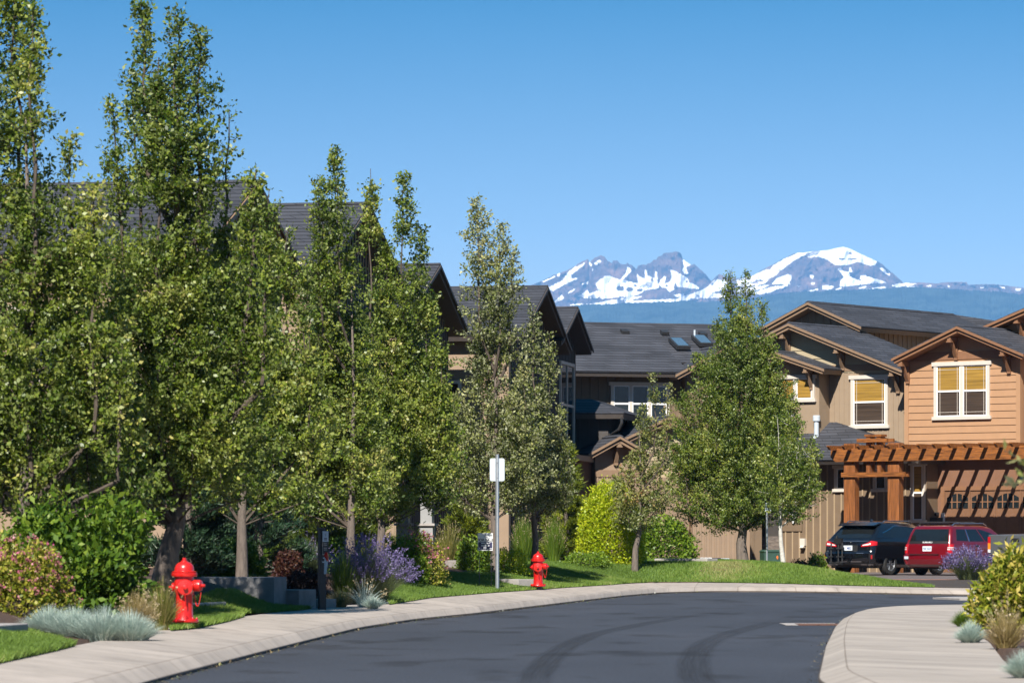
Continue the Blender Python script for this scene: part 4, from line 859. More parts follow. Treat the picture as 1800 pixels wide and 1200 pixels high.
# ---- left row: gable ends turned to the street. local x runs out to the street, local y away from the camera
class Row:
    def __init__(s, label, px, py, d, half, zE, L=13, wall='wall_pink', deck='fascia_dark', phi=R(-10), end='wall_shade_dark', over=.5, kind='plain', wins=True):
        p = P(px, py, d); s.root = empty('house', label, 'house', (p.x, p.y, 0), phi, 'townhouses along the street'); s.zP = p.z; s.zE = zE; s.half = half; s.L = L
        A = MB(); D = MB(); zP = p.z
        for sg in (-1, 1): roofplane(A, D, [(0, sg*half, zE), (0, 0, zP), (-L, 0, zP), (-L, sg*half, zE)])
        A.prism([(-.13, zP-.035), (0, zP+.035), (.13, zP-.035)], 'x', -L, .004)
        o = A.build('roof', M['shingle'], s.root); D.build('fascia', M[deck], o)
        K = MB()
        for sg in (-1, 1):
            K.add([(.0,sg*half,zE-.03),(.0,0,zP-.03),(.0,0,zP-.12),(.0,sg*half,zE-.12),(.035,sg*half,zE-.03),(.035,0,zP-.03),(.035,0,zP-.12),(.035,sg*half,zE-.12)], [(0,1,2,3),(4,7,6,5),(0,4,5,1),(1,5,6,2),(2,6,7,3),(3,7,4,0)])
        K.build('rake_board', M[deck], o)
        hw = half-over; zt = zE+(zP-zE)*over/half-.24
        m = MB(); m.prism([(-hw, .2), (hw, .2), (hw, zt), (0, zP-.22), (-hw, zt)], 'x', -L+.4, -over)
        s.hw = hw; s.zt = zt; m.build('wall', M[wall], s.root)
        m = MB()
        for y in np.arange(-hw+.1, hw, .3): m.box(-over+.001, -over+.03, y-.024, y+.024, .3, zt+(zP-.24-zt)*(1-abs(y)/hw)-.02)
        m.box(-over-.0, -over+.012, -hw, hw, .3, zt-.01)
        m.build('gable_battens', M[end], s.root)  # street end coloured dark for the shade on it
    def endwin(s, y0, y1, z0, z1, x=None, trim='trim_grey'):
        x = -.47 if x is None else x; trim = 'trim_white'; m = MB(); w = .1
        m.box(x, x+.07, y0, y0+w, z0, z1); m.box(x, x+.07, y1-w, y1, z0, z1); m.box(x, x+.08, y0+w, y1-w, z1-w, z1); m.box(x, x+.09, y0+w, y1-w, z0, z0+w); ym = (y0+y1)/2
        m.box(x, x+.06, ym-.05, ym+.05, z0+w, z1-w); m.box(x, x+.055, y0+w, y1-w, (z0+z1)/2-.04, (z0+z1)/2+.04); o = m.build('window', M[trim], s.root)
        g_ = MB(); g_.box(x, x+.03, y0+w, y1-w, z0+w, z1-w); g_.build('pane', M['glass'], o)
    def sidewin(s, x0, x1, z0, z1):
        y = -s.hw; m = MB(); w = .1
        m.box(x0, x0+w, y-.07, y-.001, z0, z1); m.box(x1-w, x1, y-.07, y-.001, z0, z1); m.box(x0+w, x1-w, y-.07, y-.001, z1-w, z1); m.box(x0+w, x1-w, y-.08, y-.001, z0, z0+w); m.box(x0+w, x1-w, y-.05, y-.001, (z0+z1)/2-.03, (z0+z1)/2+.03)
        o = m.build('window', M['trim_white'], s.root); g_ = MB(); g_.box(x0+w, x1-w, y-.02, y-.001, z0+w, z1-w); g_.build('pane', M['glass'], o)
    def shed(s, x0, x1, z, out=1.6, rise=.7):
        A = MB(); D = MB(); y = -s.hw; roofplane(A, D, [(x0, y-out, z), (x1, y-out, z), (x1, y-.01, z+rise), (x0, y-.01, z+rise)]); o = A.build('porch_roof', M['shingle'], s.root); D.build('fascia', M['fascia_tan'], o)
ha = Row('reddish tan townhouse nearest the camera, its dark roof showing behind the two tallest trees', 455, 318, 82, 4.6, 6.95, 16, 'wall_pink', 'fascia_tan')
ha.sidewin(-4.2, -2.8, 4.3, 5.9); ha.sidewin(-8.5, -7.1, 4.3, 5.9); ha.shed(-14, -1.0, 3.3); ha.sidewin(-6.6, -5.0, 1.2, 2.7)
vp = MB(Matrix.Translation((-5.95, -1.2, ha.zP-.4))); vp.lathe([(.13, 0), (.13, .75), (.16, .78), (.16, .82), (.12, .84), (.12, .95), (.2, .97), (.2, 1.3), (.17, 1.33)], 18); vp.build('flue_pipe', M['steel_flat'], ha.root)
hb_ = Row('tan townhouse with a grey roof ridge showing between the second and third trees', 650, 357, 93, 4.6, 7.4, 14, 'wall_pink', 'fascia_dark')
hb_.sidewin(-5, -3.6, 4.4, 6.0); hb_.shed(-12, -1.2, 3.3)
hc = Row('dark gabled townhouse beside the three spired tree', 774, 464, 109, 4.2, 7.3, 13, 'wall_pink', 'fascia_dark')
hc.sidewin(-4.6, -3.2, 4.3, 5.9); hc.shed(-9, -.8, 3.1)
hd = Row('townhouse left of centre with a shade-dark gable and a tan side wall behind the signpost', 963, 503, 118, 4.5, 7.22, 13, 'wall_pink', 'fascia_dark')
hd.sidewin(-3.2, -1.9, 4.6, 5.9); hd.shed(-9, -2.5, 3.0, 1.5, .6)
he = Row('shade-dark townhouse with a tall blue window under its smaller gable', 1016, 540, 124, 3.1, 7.45, 10, 'wall_shade_dark', 'fascia_dark')
he.endwin(-.9, 1.9, 4.15, 6.9, -.47)
m = MB(); m.prism([(-.47, 4.0), (.25, 3.9), (.25, 3.72), (-.47, 3.72)], 'y', -2.3, 2.45); m.build('window_shelf', M['wall_pink'], he.root)
m = MB(); m.box(-.46, .12, -2.2, 2.35, 2.5, 3.71); 
for y in np.arange(-2.1, 2.3, .25): m.box(.12, .145, y-.02, y+.02, 2.5, 3.70)
for x in np.arange(-.4, .1, .2): m.box(x-.02, x+.02, -2.225, -2.2, 2.5, 3.70)
m.build('bay_wall', M['wall_brown'], he.root)
# low wing at the street end of that house
m = MB(); m.box(-6, .55, 2.8, 7.0, .3, 5.25)
for y in np.arange(2.9, 7, .3): m.box(.55, .58, y-.024, y+.024, .3, 5.2)
for x in np.arange(-.4, .5, .3): m.box(x-.024, x+.024, 2.772, 2.8, .3, 5.2)
m.build('wing_wall', M['wall_shade_dark'], he.root)
A = MB(); D = MB(); roofplane(A, D, [(-6, 2.3, 5.35), (1.15, 2.3, 5.35), (-.2, 4.0, 5.85), (-6, 4.0, 5.85)]); roofplane(A, D, [(1.15, 2.3, 5.35), (1.15, 7.5, 5.35), (-.2, 7.4, 5.85), (-.2, 4.0, 5.85)])
o = A.build('wing_roof', M['shingle'], he.root); D.build('fascia', M['fascia_dark'], o)
m = MB(); m.tube([(1.05, 2.4, 5.2), (1.05, 2.4, 5.0), (.95, 2.45, 4.8), (.62, 2.75, 4.62), (.62, 2.76, .6)], .05, 8); m.build('downspout', M['dark_metal'], he.root)
he.endwin(3.2, 5.2, 1.4, 4.6, .58)
# porch piers of the third house of the row
for px in (710, 751):
    p = place(px, 1003); p = Vector(((px-CX)/F*97, 97, h1((px-CX)/F*97, 97)))
    wd = .17 if px == 751 else .16
    pr = empty('porch_pier', 'slim tapered porch pier with a lantern behind the pink flowering shrub' if px == 751 else 'left porch pier in deep shade behind the pink flowering shrub', 'pier', (p.x, p.y, p.z-.1), R(-10), 'porch piers')
    m = MB(); m.prism([(-wd*1.15, 0), (wd*1.15, 0), (wd, 1.05), (-wd, 1.05)], 'y', -wd, wd); m.build('pier_base', M['trim_grey'], pr)
    m = MB(); m.box(-wd*1.35, wd*1.35, -wd*1.35, wd*1.35, 1.051, 1.11); m.build('pier_cap', M['concrete'], pr)
    m = MB(); m.box(-wd*.85, wd*.85, -wd*.85, wd*.85, 1.111, 2.9); m.build('pier_shaft', M['trim_grey'], pr)
    if px == 751:
        m = MB(); m.box(-.07, .07, -wd-.14, -wd-.0, 1.95, 2.22); l_ = m.build('lantern', M['dark_metal'], pr); m = MB(); m.box(-.05, .05, -wd-.16, -wd-.141, 1.98, 2.19); m.build('lantern_glass', M['white'], l_)
# ---------------------------------------------------------------- vegetation
def unit(n, up=None):
    v = RNG.normal(size=(n, 3)); 
    if up is not None: v[:, 2] += up
    return v/np.linalg.norm(v, axis=1)[:, None]
def leaf_quads(Pn, size, aspect=.62, up=0.0, out=None, outw=0.0):
    n = len(Pn); a = unit(n, up)
    if out is not None: a = a+out*outw; a /= np.linalg.norm(a, axis=1)[:, None]
    b = np.cross(a, unit(n)); b /= np.linalg.norm(b, axis=1)[:, None]+1e-9
    L = (size*(.45+.95*RNG.random(n)))[:, None]; nn = np.cross(a, b)*L*.12
    return np.stack([Pn, Pn+a*L*.5+b*L*aspect*.5+nn, Pn+a*L, Pn+a*L*.5-b*L*aspect*.5+nn], 1)
def tree(name, label, px, py, spires, mat='leaf_pear', d=None, leaf=.07, dens=1.0, tr=.11, bark='bark', group='upright street trees', lean=0.0, depth=.55, split=.24, cat='tree'):
    if d is None: b = place(px, py)
    else: x = (px-CX)/F*d; b = Vector((x, d, h1(x, d)))
    sc = b.y/F; root = empty(name, label, cat, tuple(b), 0, group)
    X0 = lambda p: (p-px)*sc; Z0 = lambda q: CH+(HY-q)*sc-b.z
    leaves = []; rn = []; br = MB(); tops = max(Z0(s[1]) for s in spires)
    ztop = min(Z0(min(s[1] for s in spires)), 99)
    zs = [Z0(s[3]) for s in spires]; zfork = max(min(zs)*.9, .3)
    tb = MB(); H_ = tops*.72
    pts = [(0, 0, -.25), (lean*.1, 0, 0), (lean*.5+RNG.normal()*.03, RNG.normal()*.03, zfork*.6), (lean, 0, zfork), (lean+.05, .03, (zfork+H_)*.5), (lean, 0, H_)]
    tb.tube(pts, [tr*1.35, tr*1.1, tr*.85, tr*.72, tr*.32, tr*.08], 10); tb.build('trunk', M[bark], root, smooth=True)
    for (xt, yt, xb, yb, hw) in spires:
        x1, z1, x0, z0, r = X0(xt), Z0(yt), X0(xb), Z0(yb), hw*sc
        dy = RNG.uniform(-1, 1)*depth; dy0 = dy*.8
        zs_ = max(zfork*.95, z0-.35*abs(x0-lean)-.5); 
        ax = [Vector((lean*.9, 0, zs_)), Vector((x0*.6+lean*.4, dy0*.6, zs_+(z0-zs_)*.5+.1)), Vector((x0, dy0, z0+.1))]
        nseg = 7
        for k in range(1, nseg+1):
            t = k/nseg; ax.append(Vector((x0+(x1-x0)*t+RNG.normal()*.03*(t < 1), dy0+(dy*.5-dy0)*t+RNG.normal()*.03, z0+(z1-z0)*t)))
        lf_ = .45 if yb > 880 else 1.0; tr0 = tr; tr = tr*lf_
        rr = [tr*split*1.1, tr*split, tr*split*.85]+[tr*split*.8*(1-k/(nseg+.5)) + .004 for k in range(1, nseg+1)]
        br.tube(ax, rr, 6); tr = tr0
        Ls = z1-z0; nt_ = max(14, int(Ls/.017*dens*(.45+r*1.5)))
        t = RNG.random(nt_)**.85; w_noise = .72+.55*noise2(t*7+hw, t*0+xt*.1, 5)
        rad = r*1.12*np.clip((1-t), .02, 1)**.55*np.minimum(1, .6+t*2.5)*w_noise
        bx = x0+(x1-x0)*t; by = dy0+(dy*.5-dy0)*t; bz = z0+(z1-z0)*t
        keep = fbm(bx*2.6+40+xt*.01, bz*2.2+40, 3, 77)+RNG.normal(0, .06, nt_) > .36
        bx, by, bz, rad, t = bx[keep], by[keep], bz[keep], rad[keep], t[keep]; nt_ = len(bx)
        az = RNG.random(nt_)*2*math.pi; el = R(1)*RNG.uniform(8, 60, nt_); ln = np.maximum(rad*(.7+.75*RNG.random(nt_)), .14)
        dr = np.stack([np.cos(az)*np.cos(el), np.sin(az)*np.cos(el), np.sin(el)], 1)
        P0 = np.stack([bx, by, bz-rad*.35], 1); P1 = P0+dr*ln[:, None]
        for i in range(0, nt_, 5):
            a_, b_ = Vector(P0[i]), Vector(P1[i]); br.tube([a_, a_.lerp(b_, .5)+Vector((0, 0, -.02)), b_], [.007, .005, .003], 3, cap=False)
        nl = np.maximum(6, (ln*76*(.07/leaf)).astype(int)); idx = np.repeat(np.arange(nt_), nl); f = RNG.random(len(idx))**.6*1.05
        pp = P0[idx]+(P1-P0)[idx]*f[:, None]+RNG.normal(0, .5, (len(idx), 3))*leaf*[1, 1, 1]
        leaves.append(leaf_quads(pp, leaf*.88, out=dr[idx], outw=.5)); tw = RNG.normal(0, .17, nt_)[idx]
        rg_ = 1.25*(fbm(pp[:, 0]*1.1+30+hw, pp[:, 2]*1.0+30, 3, 91)-.5); rn.append(np.clip(.42+rg_+tw*.8+RNG.normal(0, .17, len(idx)), 0, 1))
    br.build('branches', M[bark] if bark != 'bark' else M['twig'], root)
    fast_mesh('crown', np.concatenate(leaves), 4, M[mat], root, np.concatenate(rn)); return root
tree('tree', 'tall green street tree cropped by the left edge of the photo', 45, 1005, [(15,-120,30,420,80),(62,20,70,500,62),(-60,-60,-40,500,90),(118,240,125,620,58),(165,325,168,780,75),(60,260,60,850,112),(150,640,150,905,80),(0,600,0,905,90),(235,700,232,905,58),(205,500,190,900,60),(-30,400,-30,900,100),(110,440,120,880,85),(220,600,215,860,50)], 'leaf_pear', 47, .07, 1.0, .13, depth=.8)
tree('tree', 'tallest street tree, twin topped, its pale trunk rising behind the near hydrant', 282, 1026, [(247,6,262,330,44),(312,28,318,360,50),(350,58,354,420,50),(192,175,215,560,42),(398,185,385,560,48),(230,150,240,560,50),(285,110,290,800,85),(200,540,195,905,80),(150,400,152,840,75),(120,620,120,890,80),(340,540,340,905,80),(425,500,420,890,72),(270,640,270,905,82),(450,300,430,650,52),(218,400,230,760,58),(350,380,350,830,88),(270,520,270,880,85),(478,420,460,700,42),(320,250,318,600,60)], 'leaf_pear', 52, .068, 1.15, .165, lean=.22, depth=.95)
tree('tree', 'second street tree from the near hydrant, thin dark trunk beside the concrete steps', 425, 1000, [(472,330,465,600,46),(480,620,480,905,72),(370,680,370,905,62),(545,580,545,890,62),(505,400,500,760,48),(430,480,425,860,72),(540,480,520,820,45),(380,600,390,880,52),(470,560,470,880,60)], 'leaf_pear', 60, .072, 1.0, .10)
tree('tree', 'street tree with a slender pointed top left of the three spired tree', 617, 985, [(590,264,595,560,44),(562,320,570,600,38),(560,640,560,915,62),(640,640,640,915,62),(505,640,505,905,58),(610,390,610,850,60),(560,470,560,860,52),(530,540,530,860,45),(590,600,590,890,62)], 'leaf_pear', 71, .075, 1.0, .10)
tree('tree', 'bushy street tree with three ragged spires in front of the grey roofs', 671, 975, [(652,298,655,600,42),(712,310,708,600,36),(738,400,728,680,42),(700,620,700,915,68),(762,600,762,895,58),(680,430,680,850,68),(750,520,745,820,52),(640,560,650,880,60),(775,620,770,870,42),(710,600,710,890,60)], 'leaf_pear', 77, .075, 1.0, .10)
tree('tree', 'narrow columnar street tree whose trunk stands just behind the signpost', 868, 1026, [(838,350,845,600,46),(880,395,878,620,42),(903,440,895,640,34),(860,480,862,760,55),(845,600,845,890,82),(920,640,918,890,55),(805,690,808,880,46),(898,700,898,900,50)], 'leaf_grey', 85.5, .07, .72, .10, split=.32)
tree('tree', 'small grey green street tree behind the far hydrant', 938, 992, [(938,540,943,760,28),(965,590,962,800,30),(985,720,982,870,24),(930,640,932,900,60),(890,700,895,900,48),(965,740,965,900,46),(1000,800,992,890,20)], 'leaf_grey', 90, .07, .9, .085)
tree('tree', 'spindly bronze leaved sapling alone on the lawn bank', 1115, 1004, [(1150,660,1150,800,17),(1175,680,1166,820,13),(1130,715,1135,900,28),(1108,800,1105,930,32),(1162,780,1155,900,33),(1085,840,1090,925,18),(1135,830,1130,930,30)], 'leaf_olive', None, .07, .8, .085, lean=.12, depth=.35)
tree('tree', 'broad round headed tree shading the tan wall in the middle', 1306, 986, [(1285,472,1290,640,32),(1310,480,1312,650,30),(1340,530,1335,700,30),(1262,560,1270,760,40),(1228,620,1233,850,50),(1203,690,1205,890,44),(1300,560,1300,905,95),(1352,600,1348,890,60),(1260,700,1260,925,70),(1330,700,1330,910,75),(1375,680,1370,890,55),(1392,760,1385,880,32),(1215,780,1215,915,40)], 'leaf_pear', 113, .07, .72, .17, depth=1.3)
tree('aspen', 'slender white barked aspen right of the broad tree', 1379, 992, [(1395,690,1390,880,32),(1428,770,1415,890,36),(1365,730,1368,900,38),(1405,780,1398,915,46)], 'leaf_pear', 107, .07, .9, .07, 'bark_pale', 'upright street trees', lean=-.12, split=.4, depth=.5)
# conifers and background trees
def conifer(name, label, px, py, w, h, mat='needle', d=None, n=5200, nl=.10, cat='conifer', ragged=.3, lo=.02, group=None):
    b = place(px, py) if d is None else Vector(((px-CX)/F*d, d, h1((px-CX)/F*d, d)))
    sc = b.y/F; Wd = w*sc/2; Hh = h*sc; root = empty(name, label, cat, tuple(b), 0, group)
    m = MB(); m.tube([(0, 0, -.2), (0, 0, Hh*.5), (0, 0, Hh*.9)], [.09, .055, .015], 8); m.build('trunk', M['bark'], root)
    nb = int(40+Hh*26); bm = MB(); L_ = []; rn = []
    for i in range(nb):
        t = RNG.random()**1.15; z = Hh*(lo+(1-lo)*t); r = Wd*((1-t)**.75)*(1-ragged*RNG.random())+.05; az = RNG.random()*2*math.pi
        tip = Vector((math.cos(az)*r, math.sin(az)*r, z+r*.18)); st = Vector((0, 0, z-.05*r)); mid = st.lerp(tip, .55)-Vector((0, 0, r*.10))
        bm.tube([st, mid, tip], [.014, .009, .004], 3, cap=False)
        k = max(20, int(n/nb*(.4+r/Wd))); f = .25+.78*RNG.random(k)**.8
        pp = (1-f)[:, None]**2*np.array(st)+2*(f*(1-f))[:, None]*np.array(mid)+(f**2)[:, None]*np.array(tip)
        pp = pp+RNG.normal(0, .045, (k, 3)); dr = np.array((tip-mid).normalized()); a = unit(k)*.75+dr*.8+[0, 0, .25]; a /= np.linalg.norm(a, axis=1)[:, None]
        bb = np.cross(a, unit(k)); bb /= np.linalg.norm(bb, axis=1)[:, None]; ll = (nl*(.6+.6*RNG.random(k)))[:, None]
        L_.append(np.stack([pp-bb*.014, pp+bb*.014, pp+a*ll], 1)); rn.append(np.clip(.45+RNG.normal()*.12+RNG.normal(0, .2, k), 0, 1))
    bm.build('branches', M['twig'], root); fast_mesh('needles', np.concatenate(L_), 3, M[mat], root, np.concatenate(rn)); return root
conifer('spruce', 'dark blue green spruce in the shade behind the near hydrant', 330, 1000, 175, 260, 'needle_blue', 60, 16000, .11)
conifer('spruce', 'dark spruce with lighter tips above the concrete steps', 455, 1000, 190, 250, 'needle_blue', 68, 16000, .12)
conifer('pine', 'brownish ragged pine behind the leaflet post', 555, 1000, 170, 250, 'needle', 74, 15000, .14, ragged=.5)
conifer('pine', 'olive pine between the two middle tree trunks', 640, 1000, 120, 210, 'needle', 82, 9000, .14, ragged=.5)
conifer('pine', 'yellow green pine left of the for sale board', 818, 985, 105, 160, 'needle_yellow', 96, 8000, .15, ragged=.45)
conifer('pine', 'dense yellow green pine beside the lime shrub', 996, 988, 104, 205, 'needle_yellow', 102, 13000, .16, ragged=.3)
# leafy shrubs
def shrub(name, label, px, py, w, h, mat, leaf=.07, n=6000, d=None, flowers=None, fn=0, fsize=.06, cat='shrub', ftop=.35, lump=.35, aspect=.6, deep=1.0, group=None, fclump=7, seed=None):
    b = place(px, py) if d is None else Vector(((px-CX)/F*d, d, h1((px-CX)/F*d, d)))
    sc = b.y/F; A_ = w*sc/2; Hh = h*sc; B_ = A_*deep; root = empty(name, label, cat, tuple(b), 0, group)
    st = MB()
    for i in range(14):
        az = RNG.random()*2*math.pi; q = RNG.uniform(.3, .75); st.tube([(math.cos(az)*.05, math.sin(az)*.05, -.05), (math.cos(az)*A_*q*.5, math.sin(az)*B_*q*.5, Hh*.4), (math.cos(az)*A_*q, math.sin(az)*B_*q, Hh*.85*(1-q*.4))], [.016, .011, .005], 4, cap=False)
    st.build('stems', M['twig'], root)
    s = int(RNG.integers(1000)) if seed is None else seed
    def pts(n_, shell):
        v = unit(n_); v[:, 2] = np.abs(v[:, 2])*1.0-.12*RNG.random(n_); th_ = np.arctan2(v[:, 1], v[:, 0]); ph = v[:, 2]
        lumpf = 1-lump+lump*2*fbm(th_*1.9+20, ph*3+20, 3, s)*.95; r = lumpf*(shell if np.isscalar(shell) else shell)
        sq = np.abs(v)**.85*np.sign(v)
        return np.stack([sq[:, 0]*A_*r, sq[:, 1]*B_*r, np.maximum(sq[:, 2]*Hh*r, .01*Hh)], 1), v, lumpf
    sh = .55+.47*RNG.random(n)**.45; pp, v, lf = pts(n, sh); pp += RNG.normal(0, leaf*.4, pp.shape); pp[:, 2] = np.abs(pp[:, 2])
    fast_mesh('foliage', leaf_quads(pp, leaf, aspect, up=.2, out=v, outw=.6), 4, M[mat], root, np.clip(.25+.45*lf+RNG.normal(0, .2, n), 0, 1))
    if flowers:
        c, v, lf = pts(fn, 1.0+.04*RNG.random(fn)); k = v[:, 2] > ftop; c = c[k]; idx = np.repeat(np.arange(len(c)), fclump)
        q = c[idx]+RNG.normal(0, fsize*.55, (len(idx), 3))*[1, 1, .45]
        fast_mesh('flowers', leaf_quads(q, fsize*.7, .9, up=.8), 4, M[flowers], root, RNG.random(len(q)))
    return root
def clump(name, label, px, py, w, h, mat, n=500, bw=.006, splay=.6, droop=.25, d=None, heads=None, hn=0, hh=1.25, base=.25, cat='grass', hw_=.012, hl=.12, hsize=.02, hpn=14, group=None, deep=1.0, oval=1.0):
    b = place(px, py) if d is None else Vector(((px-CX)/F*d, d, h1((px-CX)/F*d, d)))
    sc = b.y/F; A_ = w*sc/2; Hh = h*sc; root = empty(name, label, cat, tuple(b), 0, group)
    def curves(n_, hs, wid):
        a = RNG.random(n_)*2*math.pi; q = np.sqrt(RNG.random(n_)); p0 = np.stack([np.cos(a)*q*A_*base, np.sin(a)*q*A_*base*deep, np.zeros(n_)-.02], 1)
        dirr = np.stack([np.cos(a)*q*A_*(1-base), np.sin(a)*q*A_*(1-base)*deep, 0*a], 1)+RNG.normal(0, .12*A_*splay, (n_, 3))*[1, 1, 0]
        hgt = Hh*hs*(.55+.5*RNG.random(n_))*(1-.35*q**2*(oval)); T_ = np.array([0, .35, .7, 1.0])
        P_ = [p0+dirr*splay*1.4*(t**1.5)*1.0+np.stack([0*a, 0*a, hgt*(t-droop*t*t*q*1.2)*1.0], 1) for t in T_]
        side = np.stack([-np.sin(a+RNG.normal(0, .8, n_)), np.cos(a+RNG.normal(0, .8, n_)), 0*a], 1); Wn = wid*(.7+.6*RNG.random(n_))[:, None]
        V = []
        for i in range(3):
            w0 = Wn*(1-T_[i]*.75); w1 = Wn*(1-T_[i+1]*.85); V.append(np.stack([P_[i]-side*w0, P_[i]+side*w0, P_[i+1]+side*w1, P_[i+1]-side*w1], 1))
        return np.concatenate(V), P_
    V, P_ = curves(n, 1.0, bw); rnd = np.tile(np.clip(.5+RNG.normal(0, .25, n), 0, 1), 3)
    fast_mesh('blades', V, 4, M[mat], root, rnd)
    if heads:
        V, P_ = curves(hn, hh, .0028); fast_mesh('stalks', V, 4, M[mat], root, np.tile(np.clip(.6+RNG.normal(0, .2, hn), 0, 1), 3))
        a = P_[-1]; dv_ = P_[-1]-P_[-2]; dv_ /= np.linalg.norm(dv_, axis=1)[:, None]+1e-9
        idx = np.repeat(np.arange(hn), hpn); f = RNG.random(len(idx)); q = a[idx]-dv_[idx]*(hl*(f-.15))[:, None]+RNG.normal(0, hw_*.5, (len(idx), 3))
        fast_mesh('flower_spikes' if 'flower' in heads else 'seed_heads', leaf_quads(q, hsize, .6, out=dv_[idx], outw=1.2), 4, M[heads], root, RNG.random(len(q)))
    return root
# left bed
shrub('shrub', 'large dark glossy leaved shrub under the cropped tree at the left', 125, 1010, 285, 182, 'leaf_dark', .10, 14000, 45.5, aspect=.5, lump=.5)
shrub('shrub', 'yellow green shrub at the left edge behind the pink blossoms', 8, 1005, 90, 92, 'leaf_green', .09, 2600, 46)
shrub('spirea', 'spirea full of dusty pink blossom at the left edge', 42, 1082, 180, 130, 'leaf_yellow', .045, 9500, None, 'flower_pink', 330, .042, 'shrub', .10)
shrub('spirea', 'greener spirea with few magenta blossoms right of the pink one', 182, 1078, 175, 98, 'leaf_green', .04, 9500, None, 'flower_pink', 150, .04, 'shrub', .05, lump=.5)
for px, py, w, h, l in ((88,1112,75,52,'first silvery blue fescue tuft from the left, by the stone edging'),(132,1120,85,58,'silvery blue fescue tuft second from the left'),(180,1124,90,62,'broad blue fescue tuft in the middle of the row'),(228,1124,80,56,'blue green fescue tuft at the right end of the row')):
    clump('fescue_grass', l, px, py, w*1.45, h*1.12, 'blade_blue', 3400, .0032, .8, .3, group='blue fescue tufts by the near sidewalk', base=.5)
clump('tan_grass', 'pale straw coloured grass with seed heads beside the near hydrant', 243, 1112, 95, 88, 'blade_straw', 900, .0035, .6, .2, heads='plume', hn=60, hh=1.15)
clump('tan_grass', 'yellow green grass brushing the left of the near hydrant', 285, 1106, 75, 105, 'blade_mixed', 900, .004, .7, .25, heads='plume', hn=25, hh=1.1)
clump('tan_grass', 'dry wispy grass among the spirea blossoms', 205, 1085, 80, 100, 'blade_mixed', 350, .003, .6, .2, heads='plume', hn=30, hh=1.1)
clump('tan_grass', 'low straw grass with mauve spikes above the concrete wall', 383, 1006, 95, 50, 'blade_straw', 1300, .004, .7, .25, heads='flower_lav', hn=80, hh=1.1)
clump('iris', 'upright green leaves beside the thin trunk behind the steps', 470, 1005, 70, 78, 'blade_green', 500, .008, .45, .12, cat='plant')
clump('iris', 'green leaves with pale spikes behind the top concrete step', 520, 1010, 70, 80, 'blade_green', 500, .008, .45, .12, cat='plant', heads='plume', hn=16, hh=1.05)
clump('lavender', 'shaded lavender just left of the leaflet post', 545, 1012, 75, 72, 'blade_lav', 700, .004, .8, .1, heads='flower_lav', hn=130, hh=1.1, cat='lavender')
shrub('barberry', 'dark red barberry mound beside the leaflet post', 535, 1046, 75, 46, 'leaf_purple', .035, 5000, aspect=.6)
shrub('barberry', 'dusky purple shrub between the spruces', 507, 985, 50, 50, 'leaf_purple', .05, 3500, 66)
for px, py, w, h, l in ((215, 1010, 90, 90, 'dark leafy shrub left of the pale leaning trunk'), (365, 992, 80, 60, 'dark green shrub behind the top concrete step'), (420, 990, 90, 70, 'dim green shrub around the thin trunk above the steps'), (590, 985, 80, 60, 'dim green shrub behind the lavender')):
    shrub('shrub', l, px, py, w, h, 'leaf_dark', .07, 3500, 62 if px < 500 else 72)
# bed by the leaflet post
clump('iris', 'lime green sword leaves right of the leaflet post', 603, 1060, 72, 105, 'blade_green', 420, .011, .5, .12, cat='plant', heads='plume', hn=14, hh=1.08)
clump('lavender', 'big purple lavender leaning over the sidewalk', 646, 1060, 140, 108, 'blade_lav', 1700, .0045, .95, .12, heads='flower_lav', hn=620, hh=1.15, hpn=18, hl=.13, hw_=.02, hsize=.028, cat='lavender', base=.4)
clump('fescue_grass', 'silvery fescue at the foot of the lavender', 655, 1068, 55, 30, 'blade_blue', 900, .0035, .8, .3)
clump('fescue_grass', 'pale dry fescue tuft beside the leaflet post foot', 598, 1066, 60, 42, 'blade_straw', 900, .0035, .8, .3)
clump('oat_grass', 'grey green oat grass with drooping heads in front of the lavender', 640, 1065, 80, 62, 'blade_blue', 130, .005, .8, .3, heads='plume', hn=36, hh=1.1)
shrub('shrub', 'bright green fine leaved shrub below the pink spirea', 712, 1022, 92, 80, 'leaf_green', .05, 6500)
shrub('spirea', 'spirea with a crest of pink blossom in front of the porch piers', 735, 1006, 105, 90, 'leaf_yellow', .05, 5200, 75, 'flower_pink', 260, .05, 'shrub', .25)
clump('iris', 'grass blades rising out of the green shrub', 695, 1010, 50, 90, 'blade_green', 160, .006, .5, .1, cat='plant', heads='plume', hn=12)
clump('reed_grass', 'pale feathery reed grass left of the for sale board', 788, 992, 70, 82, 'blade_mixed', 620, .0055, .55, .15, heads='plume', hn=60, hh=1.1)
shrub('shrub', 'green shrub under the for sale board', 832, 1004, 62, 58, 'leaf_green', .06, 3200)
clump('daylily', 'small yellow flowers at the end of the pale concrete bench', 846, 1006, 32, 40, 'blade_green', 160, .006, .7, .2, heads='flower_yellow', hn=22, hh=1.0, cat='plant', hl=.05, hsize=.055, hpn=8)
shrub('shrub', 'low lime mound behind the far concrete bench', 893, 1008, 78, 46, 'leaf_lime', .045, 4600)
clump('reed_grass', 'tall green reed grass left of the far hydrant', 922, 992, 72, 100, 'blade_green', 800, .006, .5, .1, heads='plume', hn=110, hh=1.1)
clump('reed_grass', 'tall green reed grass just right of the far hydrant', 974, 990, 62, 90, 'blade_green', 700, .006, .5, .1, heads='plume', hn=90, hh=1.12)
shrub('juniper', 'low spreading juniper below the yellow green pine', 1030, 994, 92, 24, 'leaf_green', .05, 3200)
shrub('shrub', 'large lime yellow shrub in front of the tan garage wall', 1072, 991, 116, 150, 'leaf_lime', .07, 24000, 99.5, lump=.12)
shrub('shrub', 'glossy green shrub with lighter tips beside the garage corner', 1166, 988, 112, 80, 'leaf_green', .09, 7000, 113, lump=.3)
